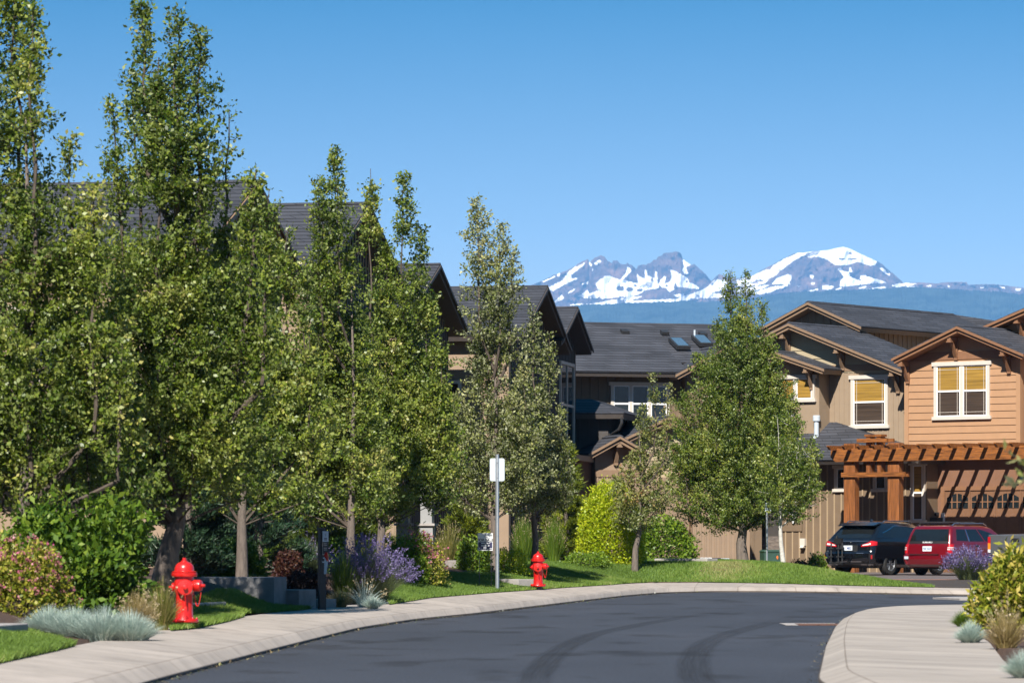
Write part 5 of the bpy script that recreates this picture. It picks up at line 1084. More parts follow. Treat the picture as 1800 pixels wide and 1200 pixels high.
shrub('barberry', 'dark red barberry at the wall behind the aspen', 1402, 998, 52, 26, 'leaf_purple', .06, 2200, 116)
shrub('shrub', 'little bright green shrub left of the black car', 1437, 998, 36, 38, 'leaf_green', .08, 1500, 117.5)
shrub('shrub', 'small green plant between the barberry and the black car', 1412, 998, 26, 26, 'leaf_green', .07, 800, 117)
# right side
clump('lavender', 'purple lavender in front of the red car', 1703, 1018, 78, 55, 'blade_lav', 1100, .006, .95, .1, d=104, heads='flower_lav', hn=300, hh=1.15, hpn=16, hl=.16, hw_=.03, hsize=.042, cat='lavender', base=.4)
shrub('shrub', 'big yellow green shrub at the right edge', 1794, 1120, 160, 130, 'leaf_yellow', .085, 9500, 44, lump=.4, aspect=.42)
clump('fescue_grass', 'blue green fescue tuft on the near right corner', 1706, 1128, 68, 48, 'blade_blue', 2000, .0035, .75, .35, base=.35)
clump('fescue_grass', 'greener fescue tuft behind the blue one at the right', 1692, 1100, 52, 38, 'blade_green', 1100, .0035, .75, .35)
clump('tan_grass', 'dry straw grass with leaning seed heads at the right edge', 1768, 1140, 100, 88, 'blade_straw', 800, .0035, .7, .25, heads='plume', hn=46, hh=1.2)
clump('fescue_grass', 'pale frosty grass tuft in the bottom right corner', 1800, 1190, 90, 62, 'blade_blue', 1500, .0035, .8, .3)
# tree standing just outside the frame whose branch reaches in
def branch_tree():
    d = 22.; sc = d/F; x0 = (2010-CX)*sc; b = Vector((x0, d, h1(x0, d))); root = empty('tree', 'broad leaved tree whose single twig reaches in at the right edge', 'tree', tuple(b))
    m = MB(); m.tube([(0, 0, -.2), (0, 0, 1.2), (.05, 0, 2.6)], [.07, .05, .02], 8); m.build('trunk', M['bark'], root)
    Z = lambda q: CH+(HY-q)*sc-b.z; X = lambda p: (p-2010)*sc
    br = MB(); tips = [(1762, 792), (1790, 812), (1778, 850), (1800, 838), (1820, 800), (1840, 860)]
    hub = Vector((X(1850), 0, Z(845))); br.tube([(0, 0, .55), (X(1930), 0, Z(900)), hub], [.03, .015, .008], 5)
    pp = []; dd = []
    for tx, ty in tips:
        t = Vector((X(tx), RNG.normal()*.03, Z(ty))); br.tube([hub, hub.lerp(t, .5)+Vector((0, 0, .01)), t], [.006, .004, .002], 4)
        for f in np.linspace(.45, 1, 7): q = hub.lerp(t, f); pp.append(q); dd.append((t-hub).normalized())
    for i in range(420):
        q = Vector((RNG.normal()*.22+.05, RNG.normal()*.3, 1.5+RNG.random()*1.1)); pp.append(q); dd.append(Vector((0, 0, 1)))
    pp = np.array([tuple(v) for v in pp]); dd = np.array([tuple(v) for v in dd])
    br.build('branches', M['twig'], root); fast_mesh('crown', leaf_quads(pp, .075, .5, out=dd, outw=.8), 4, M['leaf_grey'], root, np.clip(RNG.normal(.6, .2, len(pp)), 0, 1))
branch_tree()
# ---------------------------------------------------------------- street furniture
def text(name, s, size, mat, parent, Mx, depth=.002, align='CENTER', sx=1.0):
    c = bpy.data.curves.new(name, 'FONT'); c.body = s; c.size = size; c.extrude = depth; c.offset = size*.02; c.align_x = align; c.align_y = 'CENTER'
    o = bpy.data.objects.new(name, c); COL.objects.link(o); dg = bpy.context.evaluated_depsgraph_get()
    me = bpy.data.meshes.new_from_object(o.evaluated_get(dg)); bpy.data.objects.remove(o); bpy.data.curves.remove(c)
    me.materials.clear(); me.materials.append(mat); q = bpy.data.objects.new(name, me); COL.objects.link(q); q.parent = parent
    q.matrix_local = Mx @ Matrix.Diagonal((sx, 1, 1, 1)); return q
FACE = Matrix.Rotation(R(90), 4, 'X')     # text lying in xz, read from -y
def hydrant(label, px, py, rz):
    b = place(px, py); root = empty('fire_hydrant', label, 'fire hydrant', (b.x, b.y, b.z), rz, 'red fire hydrants')
    m = MB(); m.lathe([(.078, -.1), (.078, .055), (.10, .056), (.10, .075)], 20); m.build('stub_pipe', M['dark_metal'], root, smooth=False)
    m = MB(); m.lathe([(.05, .075), (.165, .076), (.172, .085), (.172, .105), (.165, .115), (.115, .118), (.108, .14), (.103, .22), (.100, .40), (.108, .43), (.118, .45), (.122, .50), (.120, .57), (.112, .60), (.112, .625), (.150, .63), (.155, .64), (.155, .665), (.148, .672), (.10, .674)], 28); bd = m.build('barrel', M['red'], root, smooth=True); bd.data.polygons.foreach_set('use_smooth', [True]*len(bd.data.polygons))
    e = bd.modifiers.new('split', 'EDGE_SPLIT'); e.split_angle = R(38)
    m = MB(); m.lathe([(.10, .674), (.148, .676), (.150, .690), (.118, .70), (.116, .73), (.105, .765), (.082, .79), (.052, .806), (.040, .81), (.038, .823), (.024, .825), (.023, .855), (.008, .857)], 26); bn = m.build('bonnet', M['red'], root, smooth=True); e = bn.modifiers.new('split', 'EDGE_SPLIT'); e.split_angle = R(50)
    m = MB()
    for k in range(8):
        a = k*math.pi/4+.2
        for zc, rr in ((.657, .135), (.10, .148)): m.lathe([(.012, zc-.03), (.013, zc+.028), (.010, zc+.034)], 6, (rr*math.cos(a), rr*math.sin(a)))
    m.build('flange_bolts', M['red'], root)
    def nozzle(az, z, r, L):
        T = Matrix.Rotation(az, 4, 'Z') @ Matrix.Translation((0, 0, z)) @ Matrix.Rotation(R(90), 4, 'Y')
        m = MB(T); m.lathe([(r*.9, .06), (r*.9, .125), (r*1.12, .126), (r*1.15, .135), (r*1.15, L-.035), (r*1.05, L-.015), (r*.5, L-.008), (r*.32, L-.006), (r*.30, L+.035), (r*.08, L+.04)], 18)
        n_ = m.build('nozzle', M['red'], root, smooth=True); e = n_.modifiers.new('split', 'EDGE_SPLIT'); e.split_angle = R(40)
    root.scale = (.95, .95, .94)
    nozzle(R(-12), .52, .062, .235); nozzle(R(-75), .50, .088, .20); nozzle(R(168), .50, .052, .165)
    ch = MB()
    for a0, x1 in ((R(-12), .17), (R(-75), .14)):
        pts = []
        for t in np.linspace(0, 1, 12):
            rr = .11+(x1-.11+.05)*t; pts.append((rr*math.cos(a0+.25*(1-t)), rr*math.sin(a0+.25*(1-t)), .44-(.17*math.sin(math.pi*t))))
        ch.tube(pts, .006, 5)
    ch.build('chain', M['red'], root); return root
hydrant('glossy red fire hydrant nearest the camera, beside the straw grasses', 324, 1104, R(-8))
hydrant('far red fire hydrant on the lawn edge in front of the small grey green tree', 946, 1036, R(-18))
# sign post seen from behind
b = Vector(((874-CX)/F*78.5, 78.5, h1((874-CX)/F*78.5, 78.5))); sg = empty('sign_post', 'grey steel post holding a blank sign back by the middle of the sidewalk', 'street sign', tuple(b), R(2)); sc = b.y/F
hp = (1030-790)*sc
m = MB(); m.prism([(-.038, .0), (-.03, -.02), (-.012, -.045), (.012, -.045), (.03, -.02), (.038, .0), (.026, .0), (.008, -.03), (-.008, -.03), (-.026, .0)], 'z', -.2, hp); m.build('post', M['steel'], sg)
z0 = (1030-837)*sc; z1 = (1030-797)*sc; w = 13*sc
def rrect(x0, x1, y0, y1, r, n=5):
    P_ = []
    for cx, cy, a0 in ((x1-r, y1-r, 0), (x0+r, y1-r, 90), (x0+r, y0+r, 180), (x1-r, y0+r, 270)):
        for k in range(n+1): a = R(a0+90*k/n); P_.append((cx+r*math.cos(a), cy+r*math.sin(a)))
    return P_
m = MB(); m.prism(rrect(-w, w, z0, z1, .04), 'y', .004, .010); m.build('sign_plate', M['steel_flat'], sg)
m = MB()
for zz in (z0+.08, z1-.08): m.lathe([(.014, 0), (.014, .01)], 6)
m = MB(); 
for zz in (z0+.08, z1-.08): m.box(-.012, .012, -.055, -.044, zz-.012, zz+.012)
m.build('bolts', M['steel'], sg)
# thin post with small notice near the utility box
b = place(1348, 992, 108.5); b = Vector(((1348-CX)/F*108, 108, h1((1348-CX)/F*108, 108))); s2 = empty('sign_post', 'thin steel post with a small pale notice in front of the green utility box', 'street sign', tuple(b)); sc = b.y/F
m = MB(); m.tube([(0, 0, -.2), (0, 0, (993-895)*sc)], .026, 8); m.build('post', M['steel'], s2)
m = MB(); m.prism(rrect(-.05, .11, (993-897)*sc, (993-882)*sc, .015), 'y', -.04, -.03); pl_ = m.build('sign_plate', M['steel_flat'], s2)
m = MB(); m.prism([(.0+.03+.026*math.cos(a), (993-889)*sc+.026*math.sin(a)) for a in np.linspace(0, 2*math.pi, 16)[:-1]], 'y', -.044, -.041); m.build('red_symbol', M['lamp_red'], pl_)
# utility box
d = 110.5; b = Vector(((1354.5-CX)/F*d, d, h1((1354.5-CX)/F*d, d))); sc = d/F; ub = empty('utility_box', 'dark green utility box with an orange warning sticker behind the thin post', 'utility box', tuple(b), R(12))
w = 15.5*sc; h = (993-963)*sc+.05
m = MB(); m.box(-w, w, -.25, .25, -.1, h*.86); m.prism([(-w-.01, h*.86), (w+.01, h*.86), (w+.01, h*.93), (w-.05, h), (-w+.05, h), (-w-.01, h*.93)], 'y', -.27, .27); m.build('cabinet', M['box_green'], ub, bevel=.012)
m = MB(); m.box(-w+.03, w-.03, -.262, -.251, .05, h*.80); m.build('door', M['box_green'], ub)
m = MB(); m.prism([(.09, h*.62), (.13, h*.70), (.155, h*.62), (.14, h*.5), (.115, h*.5)], 'y', -.268, -.263); m.build('sticker', M['orange'], ub)
# for sale board
d = 79; b = Vector(((853-CX)/F*d, d, h1((853-CX)/F*d, d))); sc = d/F; fs = empty('sale_sign', 'white and navy FOR SALE board on a thin stake left of the signpost', 'sign', tuple(b), R(6))
zb0 = CH+(HY-967)*sc-b.z; zb1 = CH+(HY-936.5)*sc-b.z; w = 13.2*sc
m = MB()
for x in (-w+.03, w-.03): m.tube([(x, 0, -.15), (x, 0, zb1)], .008, 5)
m.build('stake', M['dark_metal'], fs)
m = MB(); m.box(-w, w, -.012, .012, zb0, zb1); bd = m.build('board', M['white'], fs); hb2 = zb1-zb0
m = MB(); m.box(-w*.93, w*.93, -.015, -.0125, zb0+.055*hb2, zb0+.49*hb2); m.build('navy_panel', M['navy'], bd)
text('lettering', 'FOR SALE', hb2*.215, M['ink'], bd, Matrix.Translation((0, -.0145, zb0+.60*hb2)) @ FACE, sx=.98)
m = MB(); m.box(-.006, .006, -.015, -.0125, zb0+.80*hb2, zb0+.95*hb2); m.box(-w*.28, w*.28, -.015, -.0125, zb0+.785*hb2, zb0+.80*hb2); m.build('emblem', M['ink'], bd)
m = MB()
for x0, x1, f0, f1 in ((-.55, -.05, .39, .44), (.03, .62, .39, .44), (-.08, .08, .33, .37), (-.55, .55, .25, .31), (-.28, .22, .12, .19), (.42, .93, .10, .13), (-.84, -.74, .09, .17)): m.box(w*x0, w*x1, -.018, -.0155, zb0+f0*hb2, zb0+f1*hb2)
m.build('print_lines', M['white'], bd)
# leaflet post
d = 57.5; b = Vector(((565-CX)/F*d, d, h1((565-CX)/F*d, d))); sc = d/F; lp = empty('notice_post', 'black timber post carrying a grey and white info panel beside the concrete steps', 'sign post', tuple(b), R(22))
Zq = lambda q: CH+(HY-q)*sc-b.z
m = MB(); m.box(-.042, .042, -.042, .042, -.2, Zq(930)); m.box(-.055, .055, -.055, .055, Zq(930), Zq(927)); m.build('post', M['dark_metal'], lp)
m = MB(); m.box(-.012, .092, -.064, -.043, Zq(975), Zq(932)); fr_ = m.build('panel', M['dark_metal'], lp)
m = MB(); m.box(-.006, .086, -.068, -.065, Zq(951.5), Zq(933)); m.build('paper', M['steel_flat'], fr_)
m = MB(); 
for q0 in (945, 947.5): m.box(.018, .062, -.071, -.069, Zq(q0+1.2), Zq(q0))
m.box(.038, .042, -.071, -.069, Zq(942), Zq(937)); m.build('print_lines', M['ink'], fr_)
m = MB()
for q0 in (954, 957, 962, 965): m.box(.014, .066, -.068, -.065, Zq(q0+1.3), Zq(q0))
m.build('print_lines', M['trim_grey'], fr_)
m = MB(); m.box(-.006, .086, -.068, -.065, Zq(974.5), Zq(973.2)); m.box(-.006, -.002, -.068, -.065, Zq(973.2), Zq(952)); m.build('panel_edge', M['trim_white'], fr_)
# stake with red cap and white leaflet tube
b = Vector(((574-CX)/F*d, d-.3, h1((574-CX)/F*d, d-.3))); ls = empty('marker_stake', 'thin stake with a white plate and red tip right of the info post', 'marker', tuple(b), R(-8))
m = MB(); m.tube([(0, .0, -.1), (0.0, 0, Zq(985))], .008, 6); m.build('stake', M['dark_metal'], ls)
m = MB(); m.prism([(-.02, Zq(1008)), (.012, Zq(1008)), (.040, Zq(985)), (.01, Zq(978)), (-.014, Zq(982))], 'y', -.02, -.012); m.build('plate', M['steel_flat'], ls)
m = MB(); m.prism([(-.02, Zq(975)), (.006, Zq(969)), (.03, Zq(970)), (.05, Zq(980)), (.042, Zq(985)), (.022, Zq(986))], 'y', -.024, -.0205); m.build('red_tip', M['lamp_red'], ls)
m = MB(); m.box(-.035, -.012, -.02, -.01, Zq(981), Zq(979)); m.box(-.045, -.012, -.02, -.01, Zq(988), Zq(986)); m.build('clip', M['white'], ls)
# concrete blocks and steps: front top edge runs between two picture points
def block(label, p0, p1, ht, depth, rz=None, mat='concrete', cat='concrete block', name='concrete_block', d=None, group=None, ztop=None):
    a = place(*p0) if d is None else Vector(((p0[0]-CX)/F*d[0], d[0], h1((p0[0]-CX)/F*d[0], d[0]))); c = place(*p1) if d is None else Vector(((p1[0]-CX)/F*d[1], d[1], h1((p1[0]-CX)/F*d[1], d[1])))
    v = (c-a); L = math.hypot(v.x, v.y); az = math.atan2(v.y, v.x)
    root = MB(); root.box(0, L, 0, depth, -.25 if ztop is None else -.6, ht)
    o = root.build(name, M[mat], None, bevel=.012); o.location = (a.x, a.y, min(a.z, c.z) if ztop is None else ztop-ht); o.rotation_euler = (0, 0, az); return tag(o, label, cat, group)
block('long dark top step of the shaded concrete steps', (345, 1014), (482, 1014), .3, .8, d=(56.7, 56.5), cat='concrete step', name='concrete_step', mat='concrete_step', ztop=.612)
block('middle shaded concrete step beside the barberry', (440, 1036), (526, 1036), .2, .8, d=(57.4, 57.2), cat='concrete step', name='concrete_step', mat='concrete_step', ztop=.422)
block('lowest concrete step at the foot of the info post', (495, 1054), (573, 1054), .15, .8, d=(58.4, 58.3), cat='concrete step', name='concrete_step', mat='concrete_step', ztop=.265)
block('short pale concrete slab behind the near hydrant', (280, 1069), (398, 1070), .10, .8)
block('pale concrete bench slab by the small yellow flowers', (768, 1000), (817, 1009), .20, .55, d=(86, 84.8))
block('low shaded concrete slab behind the signpost', (835, 1024), (911, 1026), .17, .5, d=(83.2, 82.2))
block('pale concrete slab lying in the lawn bank', (1150, 1004), (1243, 1008), .13, .5, d=(102, 101))
block('dark stone edging cut by the left edge of the photo', (-20, 1116), (50, 1118), .13, .4)
# bundle lying at the foot of the wall
d = 121.; b = Vector(((1262-CX)/F*d, d, h1((1262-CX)/F*d, d))); tp_ = empty('folded_tarp', 'white and blue folded tarp lying at the foot of the tan wall', 'tarp', tuple(b), R(10)); sc = d/F
Xq = lambda p: (p-1262)*sc
for n_, x0, x1, mt, hh_ in (('white_fold', 1231, 1250, 'white', .13), ('blue_fold', 1250.2, 1266, 'navy', .12), ('orange_patch', 1262, 1269, 'orange', .06), ('pale_fold', 1266.2, 1280, 'steel_flat', .11)):
    m = MB(); nn = 9; xs = np.linspace(Xq(x0), Xq(x1), nn); pts = [(x, 0.0+hh_*(.8+.2*math.sin(i*2.1+x0))) for i, x in enumerate(xs)]; m.prism([(xs[0], -.03)]+pts+[(xs[-1], -.03)], 'y', -.26 if mt == 'orange' else -.2, .2 if mt != 'orange' else -.201); m.build(n_, M[mt], tp_)
# ---------------------------------------------------------------- cars
class Shell:
    """stack of rounded rectangular outlines; levels: (z, half width, rear y, front y, corner radius)"""
    U = [0, .10, .16, .36, .42, .5]
    def __init__(s, levels): s.lv = levels
    def par(s, z):
        L = s.lv; z = min(max(z, L[0][0]), L[-1][0])
        for a, b in zip(L[:-1], L[1:]):
            if a[0] <= z <= b[0]:
                t = (z-a[0])/(b[0]-a[0]); return [a[k]+(b[k]-a[k])*t for k in range(1, 5)]
    def pt(s, u, z, off=0.0):
        w, yr, yf, rc = s.par(z); sg = 1
        u = u % 1.0
        if u > .5: u = 1-u; sg = -1
        bow = .05*w
        if u <= .10: t = u/.10; x = (w-rc)*t; y = yr-bow*(1-t*t)+bow; n = (0, -1)
        elif u <= .16: a = (u-.10)/.06*math.pi/2; x = w-rc+rc*math.sin(a); y = yr+rc-rc*math.cos(a); n = (math.sin(a), -math.cos(a)); y += 0
        elif u <= .36: t = (u-.16)/.20; x = w-0.0; y = yr+rc+(yf-yr-2*rc)*t; n = (1, 0); x = w-.03*w*(abs(t-.5)*2)**3+.0
        elif u <= .42: a = (u-.36)/.06*math.pi/2; x = w-rc+rc*math.cos(a); y = yf-rc+rc*math.sin(a); n = (math.cos(a), math.sin(a))
        else: t = 1-(u-.42)/.08; x = (w-rc)*t; y = yf+bow*(1-t*t)-0; n = (0, 1)
        if .10 < u <= .16: x -= .03*w*((u-.10)/.06)
        if .36 < u <= .42: x -= .03*w*(1-(u-.36)/.06)
        return (sg*(x+n[0]*off), y+n[1]*off, z)
    def body(s, name, mat, parent, closed_top=True, nz=4):
        us = [i*.10/5 for i in range(5)]+[.10+i*.06/6 for i in range(6)]+[.16+i*.2/14 for i in range(14)]+[.36+i*.06/6 for i in range(6)]+[.42+i*.08/4 for i in range(5)]
        us = us+[1-u for u in us[-2:0:-1]]
        zs = []
        for a, b in zip(s.lv[:-1], s.lv[1:]): zs += list(np.linspace(a[0], b[0], nz+1)[:-1])
        zs.append(s.lv[-1][0]); m = MB(); n = len(us); vs = [s.pt(u, z) for z in zs for u in us]
        fs = [(i*n+k, i*n+(k+1) % n, (i+1)*n+(k+1) % n, (i+1)*n+k) for i in range(len(zs)-1) for k in range(n)]
        fs += [tuple(range(n))[::-1], tuple((len(zs)-1)*n+k for k in range(n))]; m.add(vs, fs)
        o = m.build(name, mat, parent, smooth=True); e = o.modifiers.new('split', 'EDGE_SPLIT'); e.split_angle = R(35); return o
    def patch(s, name, mat, parent, u0, u1, z0, z1, off=.008, nu=10, nz=4, m=None, th=.012):
        """z0,z1 numbers or functions of t in 0..1 along u"""
        f0 = z0 if callable(z0) else (lambda t: z0); f1 = z1 if callable(z1) else (lambda t: z1)
        own = m is None; m = m or MB(); G = []; H_ = []
        for j in range(nz+1):
            G.append([s.pt(u0+(u1-u0)*i/nu, f0(i/nu)+(f1(i/nu)-f0(i/nu))*j/nz, off) for i in range(nu+1)])
            H_.append([s.pt(u0+(u1-u0)*i/nu, f0(i/nu)+(f1(i/nu)-f0(i/nu))*j/nz, off-th) for i in range(nu+1)])
        w = nu+1; h = nz+1; vs = [p for r in G for p in r]+[p for r in H_ for p in r]; N = w*h
        fs = [(i*w+j, i*w+j+1, (i+1)*w+j+1, (i+1)*w+j) for i in range(nz) for j in range(nu)]; fs += [tuple(N+k for k in f[::-1]) for f in fs]
        rim = [j for j in range(w)]+[i*w+w-1 for i in range(1, h)]+[nz*w+j for j in range(w-2, -1, -1)]+[i*w for i in range(h-2, 0, -1)]
        fs += [(rim[k], N+rim[k], N+rim[(k+1) % len(rim)], rim[(k+1) % len(rim)]) for k in range(len(rim))]
        m.add(vs, fs)
        return m.build(name, mat, parent, smooth=False) if own else m
def cut_arches(body, ys, r, w, z):
    m = MB()
    for y in ys:
        for sg in (-1, 1):
            n = 28; P0 = [(y+r*math.cos(2*math.pi*k/n), z+r*math.sin(2*math.pi*k/n)) for k in range(n)]; m.prism(P0, 'x', sg*(w-.30), sg*(w+.3)) if sg > 0 else m.prism(P0, 'x', -(w+.3), -(w-.30))
    c = m.build('cutter', M['black_plastic']); mod = body.modifiers.new('arch', 'BOOLEAN'); mod.operation = 'DIFFERENCE'; mod.object = c; mod.solver = 'EXACT'
    while body.modifiers[0] != mod and body.modifiers.find('arch') > 0:
        body.modifiers.move(body.modifiers.find('arch'), 0)
    es = body.modifiers.get('split'); 
    if es: body.modifiers.remove(es)
    bpy.context.view_layer.update(); dg = bpy.context.evaluated_depsgraph_get(); me = bpy.data.meshes.new_from_object(body.evaluated_get(dg)); body.modifiers.clear(); body.data = me
    bpy.data.objects.remove(c); e = body.modifiers.new('split', 'EDGE_SPLIT'); e.split_angle = R(35)
def wheel(parent, x, y, r, w, sg, rimmat='rim', spokes=5, double=True):
    T = Matrix.Translation((x, y, r)) @ Matrix.Rotation(R(90)*sg, 4, 'Y')
    t = MB(T); t.lathe([(r*.62, -w/2), (r*.9, -w/2), (r*.985, -w/2+.03), (r, -w*.2), (r, w*.2), (r*.985, w/2-.03), (r*.9, w/2), (r*.66, w/2), (r*.64, w/2-.02), (r*.62, w/2-.06)], 32); ty = t.build('tyre', M['tyre'], parent, smooth=False)
    q = MB(T); q.lathe([(r*.63, -w*.3), (r*.63, w/2-.09), (r*.60, w/2-.1), (.02, w/2-.12)], 24); q.build('wheel_well', M['black_plastic'], ty)
    rm = MB(T); rm.lathe([(r*.60, w/2-.05), (r*.665, w/2-.012), (r*.665, w/2-.002), (r*.62, w/2-.002), (r*.595, w/2-.03)], 32); rm.lathe([(.001, w/2-.03), (r*.16, w/2-.03), (r*.15, w/2-.012), (.001, w/2-.008)], 12)
    for k in range(spokes):
        for da in ((-.14, .14) if double else (0,)):
            a = 2*math.pi*k/spokes; a2 = a+da*1.8; p0 = Vector((r*.12*math.cos(a+da), r*.12*math.sin(a+da), w/2-.022)); p1 = Vector((r*.62*math.cos(a2), r*.62*math.sin(a2), w/2-.022))
            rm.tube([p0, p1], [.017, .012], 5)
    rm.build('rim', M[rimmat], ty); return ty
HEAD = R(-38)
# ---- black crossover
d = 118.2; root = empty('parked_car', 'black crossover car with a bike rack on its hatch, parked by the cedar post', 'car', ((1489-CX)/F*d, d, .139), HEAD, 'cars parked on the driveway')
lo = Shell([(.24,.84,.30,4.70,.30), (.34,.90,.10,4.80,.25), (.52,.935,.01,4.87,.24), (.66,.945,.0,4.88,.22), (.72,.945,.05,4.86,.22), (.92,.945,.09,4.78,.22), (1.02,.93,.12,4.6,.22), (1.10,.90,.20,4.2,.22)])
bd = lo.body('body', M['paint_black'], root); cut_arches(bd, (1.02, 3.85), .405, .945, .36)
up = Shell([(1.06,.86,.17,3.95,.16), (1.14,.845,.26,3.7,.15), (1.30,.80,.46,3.35,.15), (1.46,.74,.66,3.0,.15), (1.56,.68,.84,2.75,.16), (1.62,.58,1.0,2.5,.18), (1.65,.40,1.25,2.3,.2)])
up.body('cabin', M['paint_black'], root)
up.patch('rear_window', M['car_glass'], root, -.095, .095, 1.13, 1.47, .006, 14)
up.patch('side_window', M['car_glass'], root, .178, .205, lambda t: 1.20-.05*t, lambda t: 1.28+.20*t, .006, 6); up.patch('side_window', M['car_glass'], root, .21, .265, 1.15, lambda t: 1.485+.02*t, .006, 8); up.patch('side_window', M['car_glass'], root, .272, .335, 1.14, lambda t: 1.50-.12*t*t, .006, 8)
up.patch('window_trim', M['chrome'], root, .172, .345, lambda t: 1.285+.215*min(1, t*3.2)-.09*max(0, t-.5), lambda t: 1.305+.215*min(1, t*3.2)-.09*max(0, t-.5), .012, 20, 1)
up.patch('windscreen', M['car_glass'], root, .425, .575, 1.14, 1.5, .006, 10)
m = MB(); m.prism([(.50, 1.50), (.46, 1.515), (.80, 1.60), (.95, 1.605), (.86, 1.555)], 'x', -.66, .66); m.build('rear_spoiler', M['paint_black'], root, bevel=.01)
for sx in (-1, 1):
    m = MB(); m.tube([(sx*.64, .98, 1.60), (sx*.64, 1.1, 1.655), (sx*.65, 2.5, 1.655), (sx*.66, 2.62, 1.58)], .017, 6); m.build('roof_rail', M['rim'], root)
m = MB(); m.prism([(1.3, 1.65), (1.5, 1.65), (1.33, 1.72)], 'x', -.02, .02); m.build('antenna_fin', M['paint_black'], root)
for sg in (-1, 1):
    U = (lambda a, b: (a, b)) if sg > 0 else (lambda a, b: (-b, -a))
    a, b_ = U(.062, .150); fl = (lambda t: t) if sg > 0 else (lambda t: 1-t)
    tl = lo.patch('tail_light', M['lamp_red'], root, a, b_, lambda t: .865+.05*fl(t), lambda t: .915+.135*min(1, fl(t)*1.8)-.07*max(0, fl(t)-.6), .014, 14, 2)
    a, b_ = U(.068, .112); lo.patch('clear_lens', M['lamp_clear'], tl, a, b_, lambda t: .90+.03*fl(t), lambda t: .925+.06*fl(t), .020, 6, 1)
    a, b_ = U(.122, .130); lo.patch('reflector', M['lamp_red'], root, a, b_, .50, .62, .012, 3, 2)
lo.patch('chrome_strip', M['chrome'], root, -.062, .062, .925, .940, .012, 12, 1)
lo.patch('hatch_edge', M['rim'], root, -.10, .10, 1.035, 1.05, .006, 12, 1)
lo.patch('bumper_trim', M['chrome'], root, -.07, .07, .405, .425, .012, 10, 1)
for sg in (-1, 1): lo.patch('bumper_trim', M['chrome'], root, min(sg*.065, sg*.13), max(sg*.065, sg*.13), .315, .335, .016, 8, 1); 
lo.patch('lower_bumper', M['black_plastic'], root, -.16, .16, .25, .40, .008, 16, 2)
m = MB(); m.box(-.15, .19-.02, .02, .052, .745, .90); 
o = lo.patch('plate_recess', M['black_plastic'], root, -.045, .045, .74, .915, .006, 6, 1)
m = MB(); yq = lo.pt(0, .83)[1]-.03; m.box(-.155, .155, yq, yq+.015, .755, .905); pq = m.build('licence_plate', M['plate'], root); text('plate_number', '482', .10, M['ink_blue'], pq, Matrix.Translation((.04, yq-.003, .82)) @ FACE)
m = MB(); yq2 = lo.pt(0, 1.0)[1]-.012; P0 = [(.055*math.cos(a), .99+.04*math.sin(a)) for a in np.linspace(0, 2*math.pi, 20)[:-1]]; n = len(P0); P1 = [(.043*math.cos(a), .99+.029*math.sin(a)) for a in np.linspace(0, 2*math.pi, 20)[:-1]]
m.add([(x, yq2, z) for x, z in P0]+[(x, yq2, z) for x, z in P1]+[(x, yq2+.02, z) for x, z in P0], [(i, (i+1) % n, n+(i+1) % n, n+i) for i in range(n)]+[(i, 2*n+i, 2*n+(i+1) % n, (i+1) % n) for i in range(n)]); m.box(-.02, -.012, yq2, yq2+.01, .975, 1.012); m.box(-.02, .03, yq2, yq2+.01, .972, .98); m.build('emblem', M['chrome'], root)
lo.patch('badge', M['rim'], root, .045, .078, .665, .682, .010, 6, 1)
for y in (1.02, 3.85):
    for sg in (-1, 1): wheel(root, sg*.80, y, .365, .245, sg)
m = MB(); m.box(-.80, .80, .35, 4.5, .22, .45); m.build('underbody', M['black_plastic'], root)
bk = empty('bike_rack', 'folded black hitch bike rack hanging on the back of the black car', 'bike rack', root.location, HEAD)
m = MB(); m.box(-.04, .04, -.32, .25, .34, .41); m.box(-.42, .03, -.34, -.26, .335, .405); m.build('hitch_bar', M['black_plastic'], bk)
for xx in (-.38, -.12, .02):
    m = MB(); m.tube([(xx, -.30, .35), (xx, -.30, .98)], .024, 8)
    for zz in (.38, .55, .80): m.box(xx-.05, xx+.05, -.345, -.255, zz, zz+.035)
    m.build('upright', M['dark_metal'], bk)
m = MB(); m.box(-.26, .0, -.34, -.22, .95, 1.12); m.tube([(-.2, -.3, 1.08), (-.18, -.28, 1.2)], .03, 8); m.build('clamp_head', M['black_plastic'], bk)
# ---- dark red wagon
d = 117.0; root = empty('parked_car', 'dark red estate car with roof rails between the black car and the pickup', 'car', ((1626-CX)/F*d, d, .139), HEAD, 'cars parked on the driveway')
lo = Shell([(.24,.80,.24,4.25,.22), (.34,.85,.05,4.38,.2), (.50,.868,.0,4.43,.18), (.62,.868,.01,4.42,.18), (.64,.86,.09,4.38,.16), (.85,.862,.13,4.3,.16), (.95,.85,.16,4.0,.16), (.99,.83,.20,3.5,.16)])
bd = lo.body('body', M['paint_red'], root); cut_arches(bd, (.95, 3.47), .365, .868, .33)
up = Shell([(.96,.825,.17,3.65,.12), (1.02,.815,.19,3.5,.12), (1.25,.765,.28,3.05,.12), (1.42,.715,.38,2.72,.12), (1.48,.67,.45,2.55,.14), (1.515,.55,.65,2.35,.16)])
up.body('cabin', M['paint_red'], root)
up.patch('rear_window', M['car_glass'], root, -.098, .098, 1.04, 1.40, .006, 14)
up.patch('hatch_garnish', M['black_plastic'], root, -.098, .098, .962, 1.035, .008, 14, 1)
for sg in (-1, 1):
    rg = ((.172, .215), (.222, .275), (.281, .345))
    for i, (a, b_) in enumerate(rg):
        if sg < 0: a, b_ = -b_, -a
        up.patch('side_window', M['car_glass'], root, a, b_, 1.035 if i else (lambda t: 1.06-.02*t), (lambda t: 1.395) if i < 2 else (lambda t: 1.395-.18*(t if sg > 0 else 1-t)**2), .006, 8)
up.patch('door_pillar', M['chrome'], root, .2165, .2205, 1.03, 1.40, .010, 2, 4)
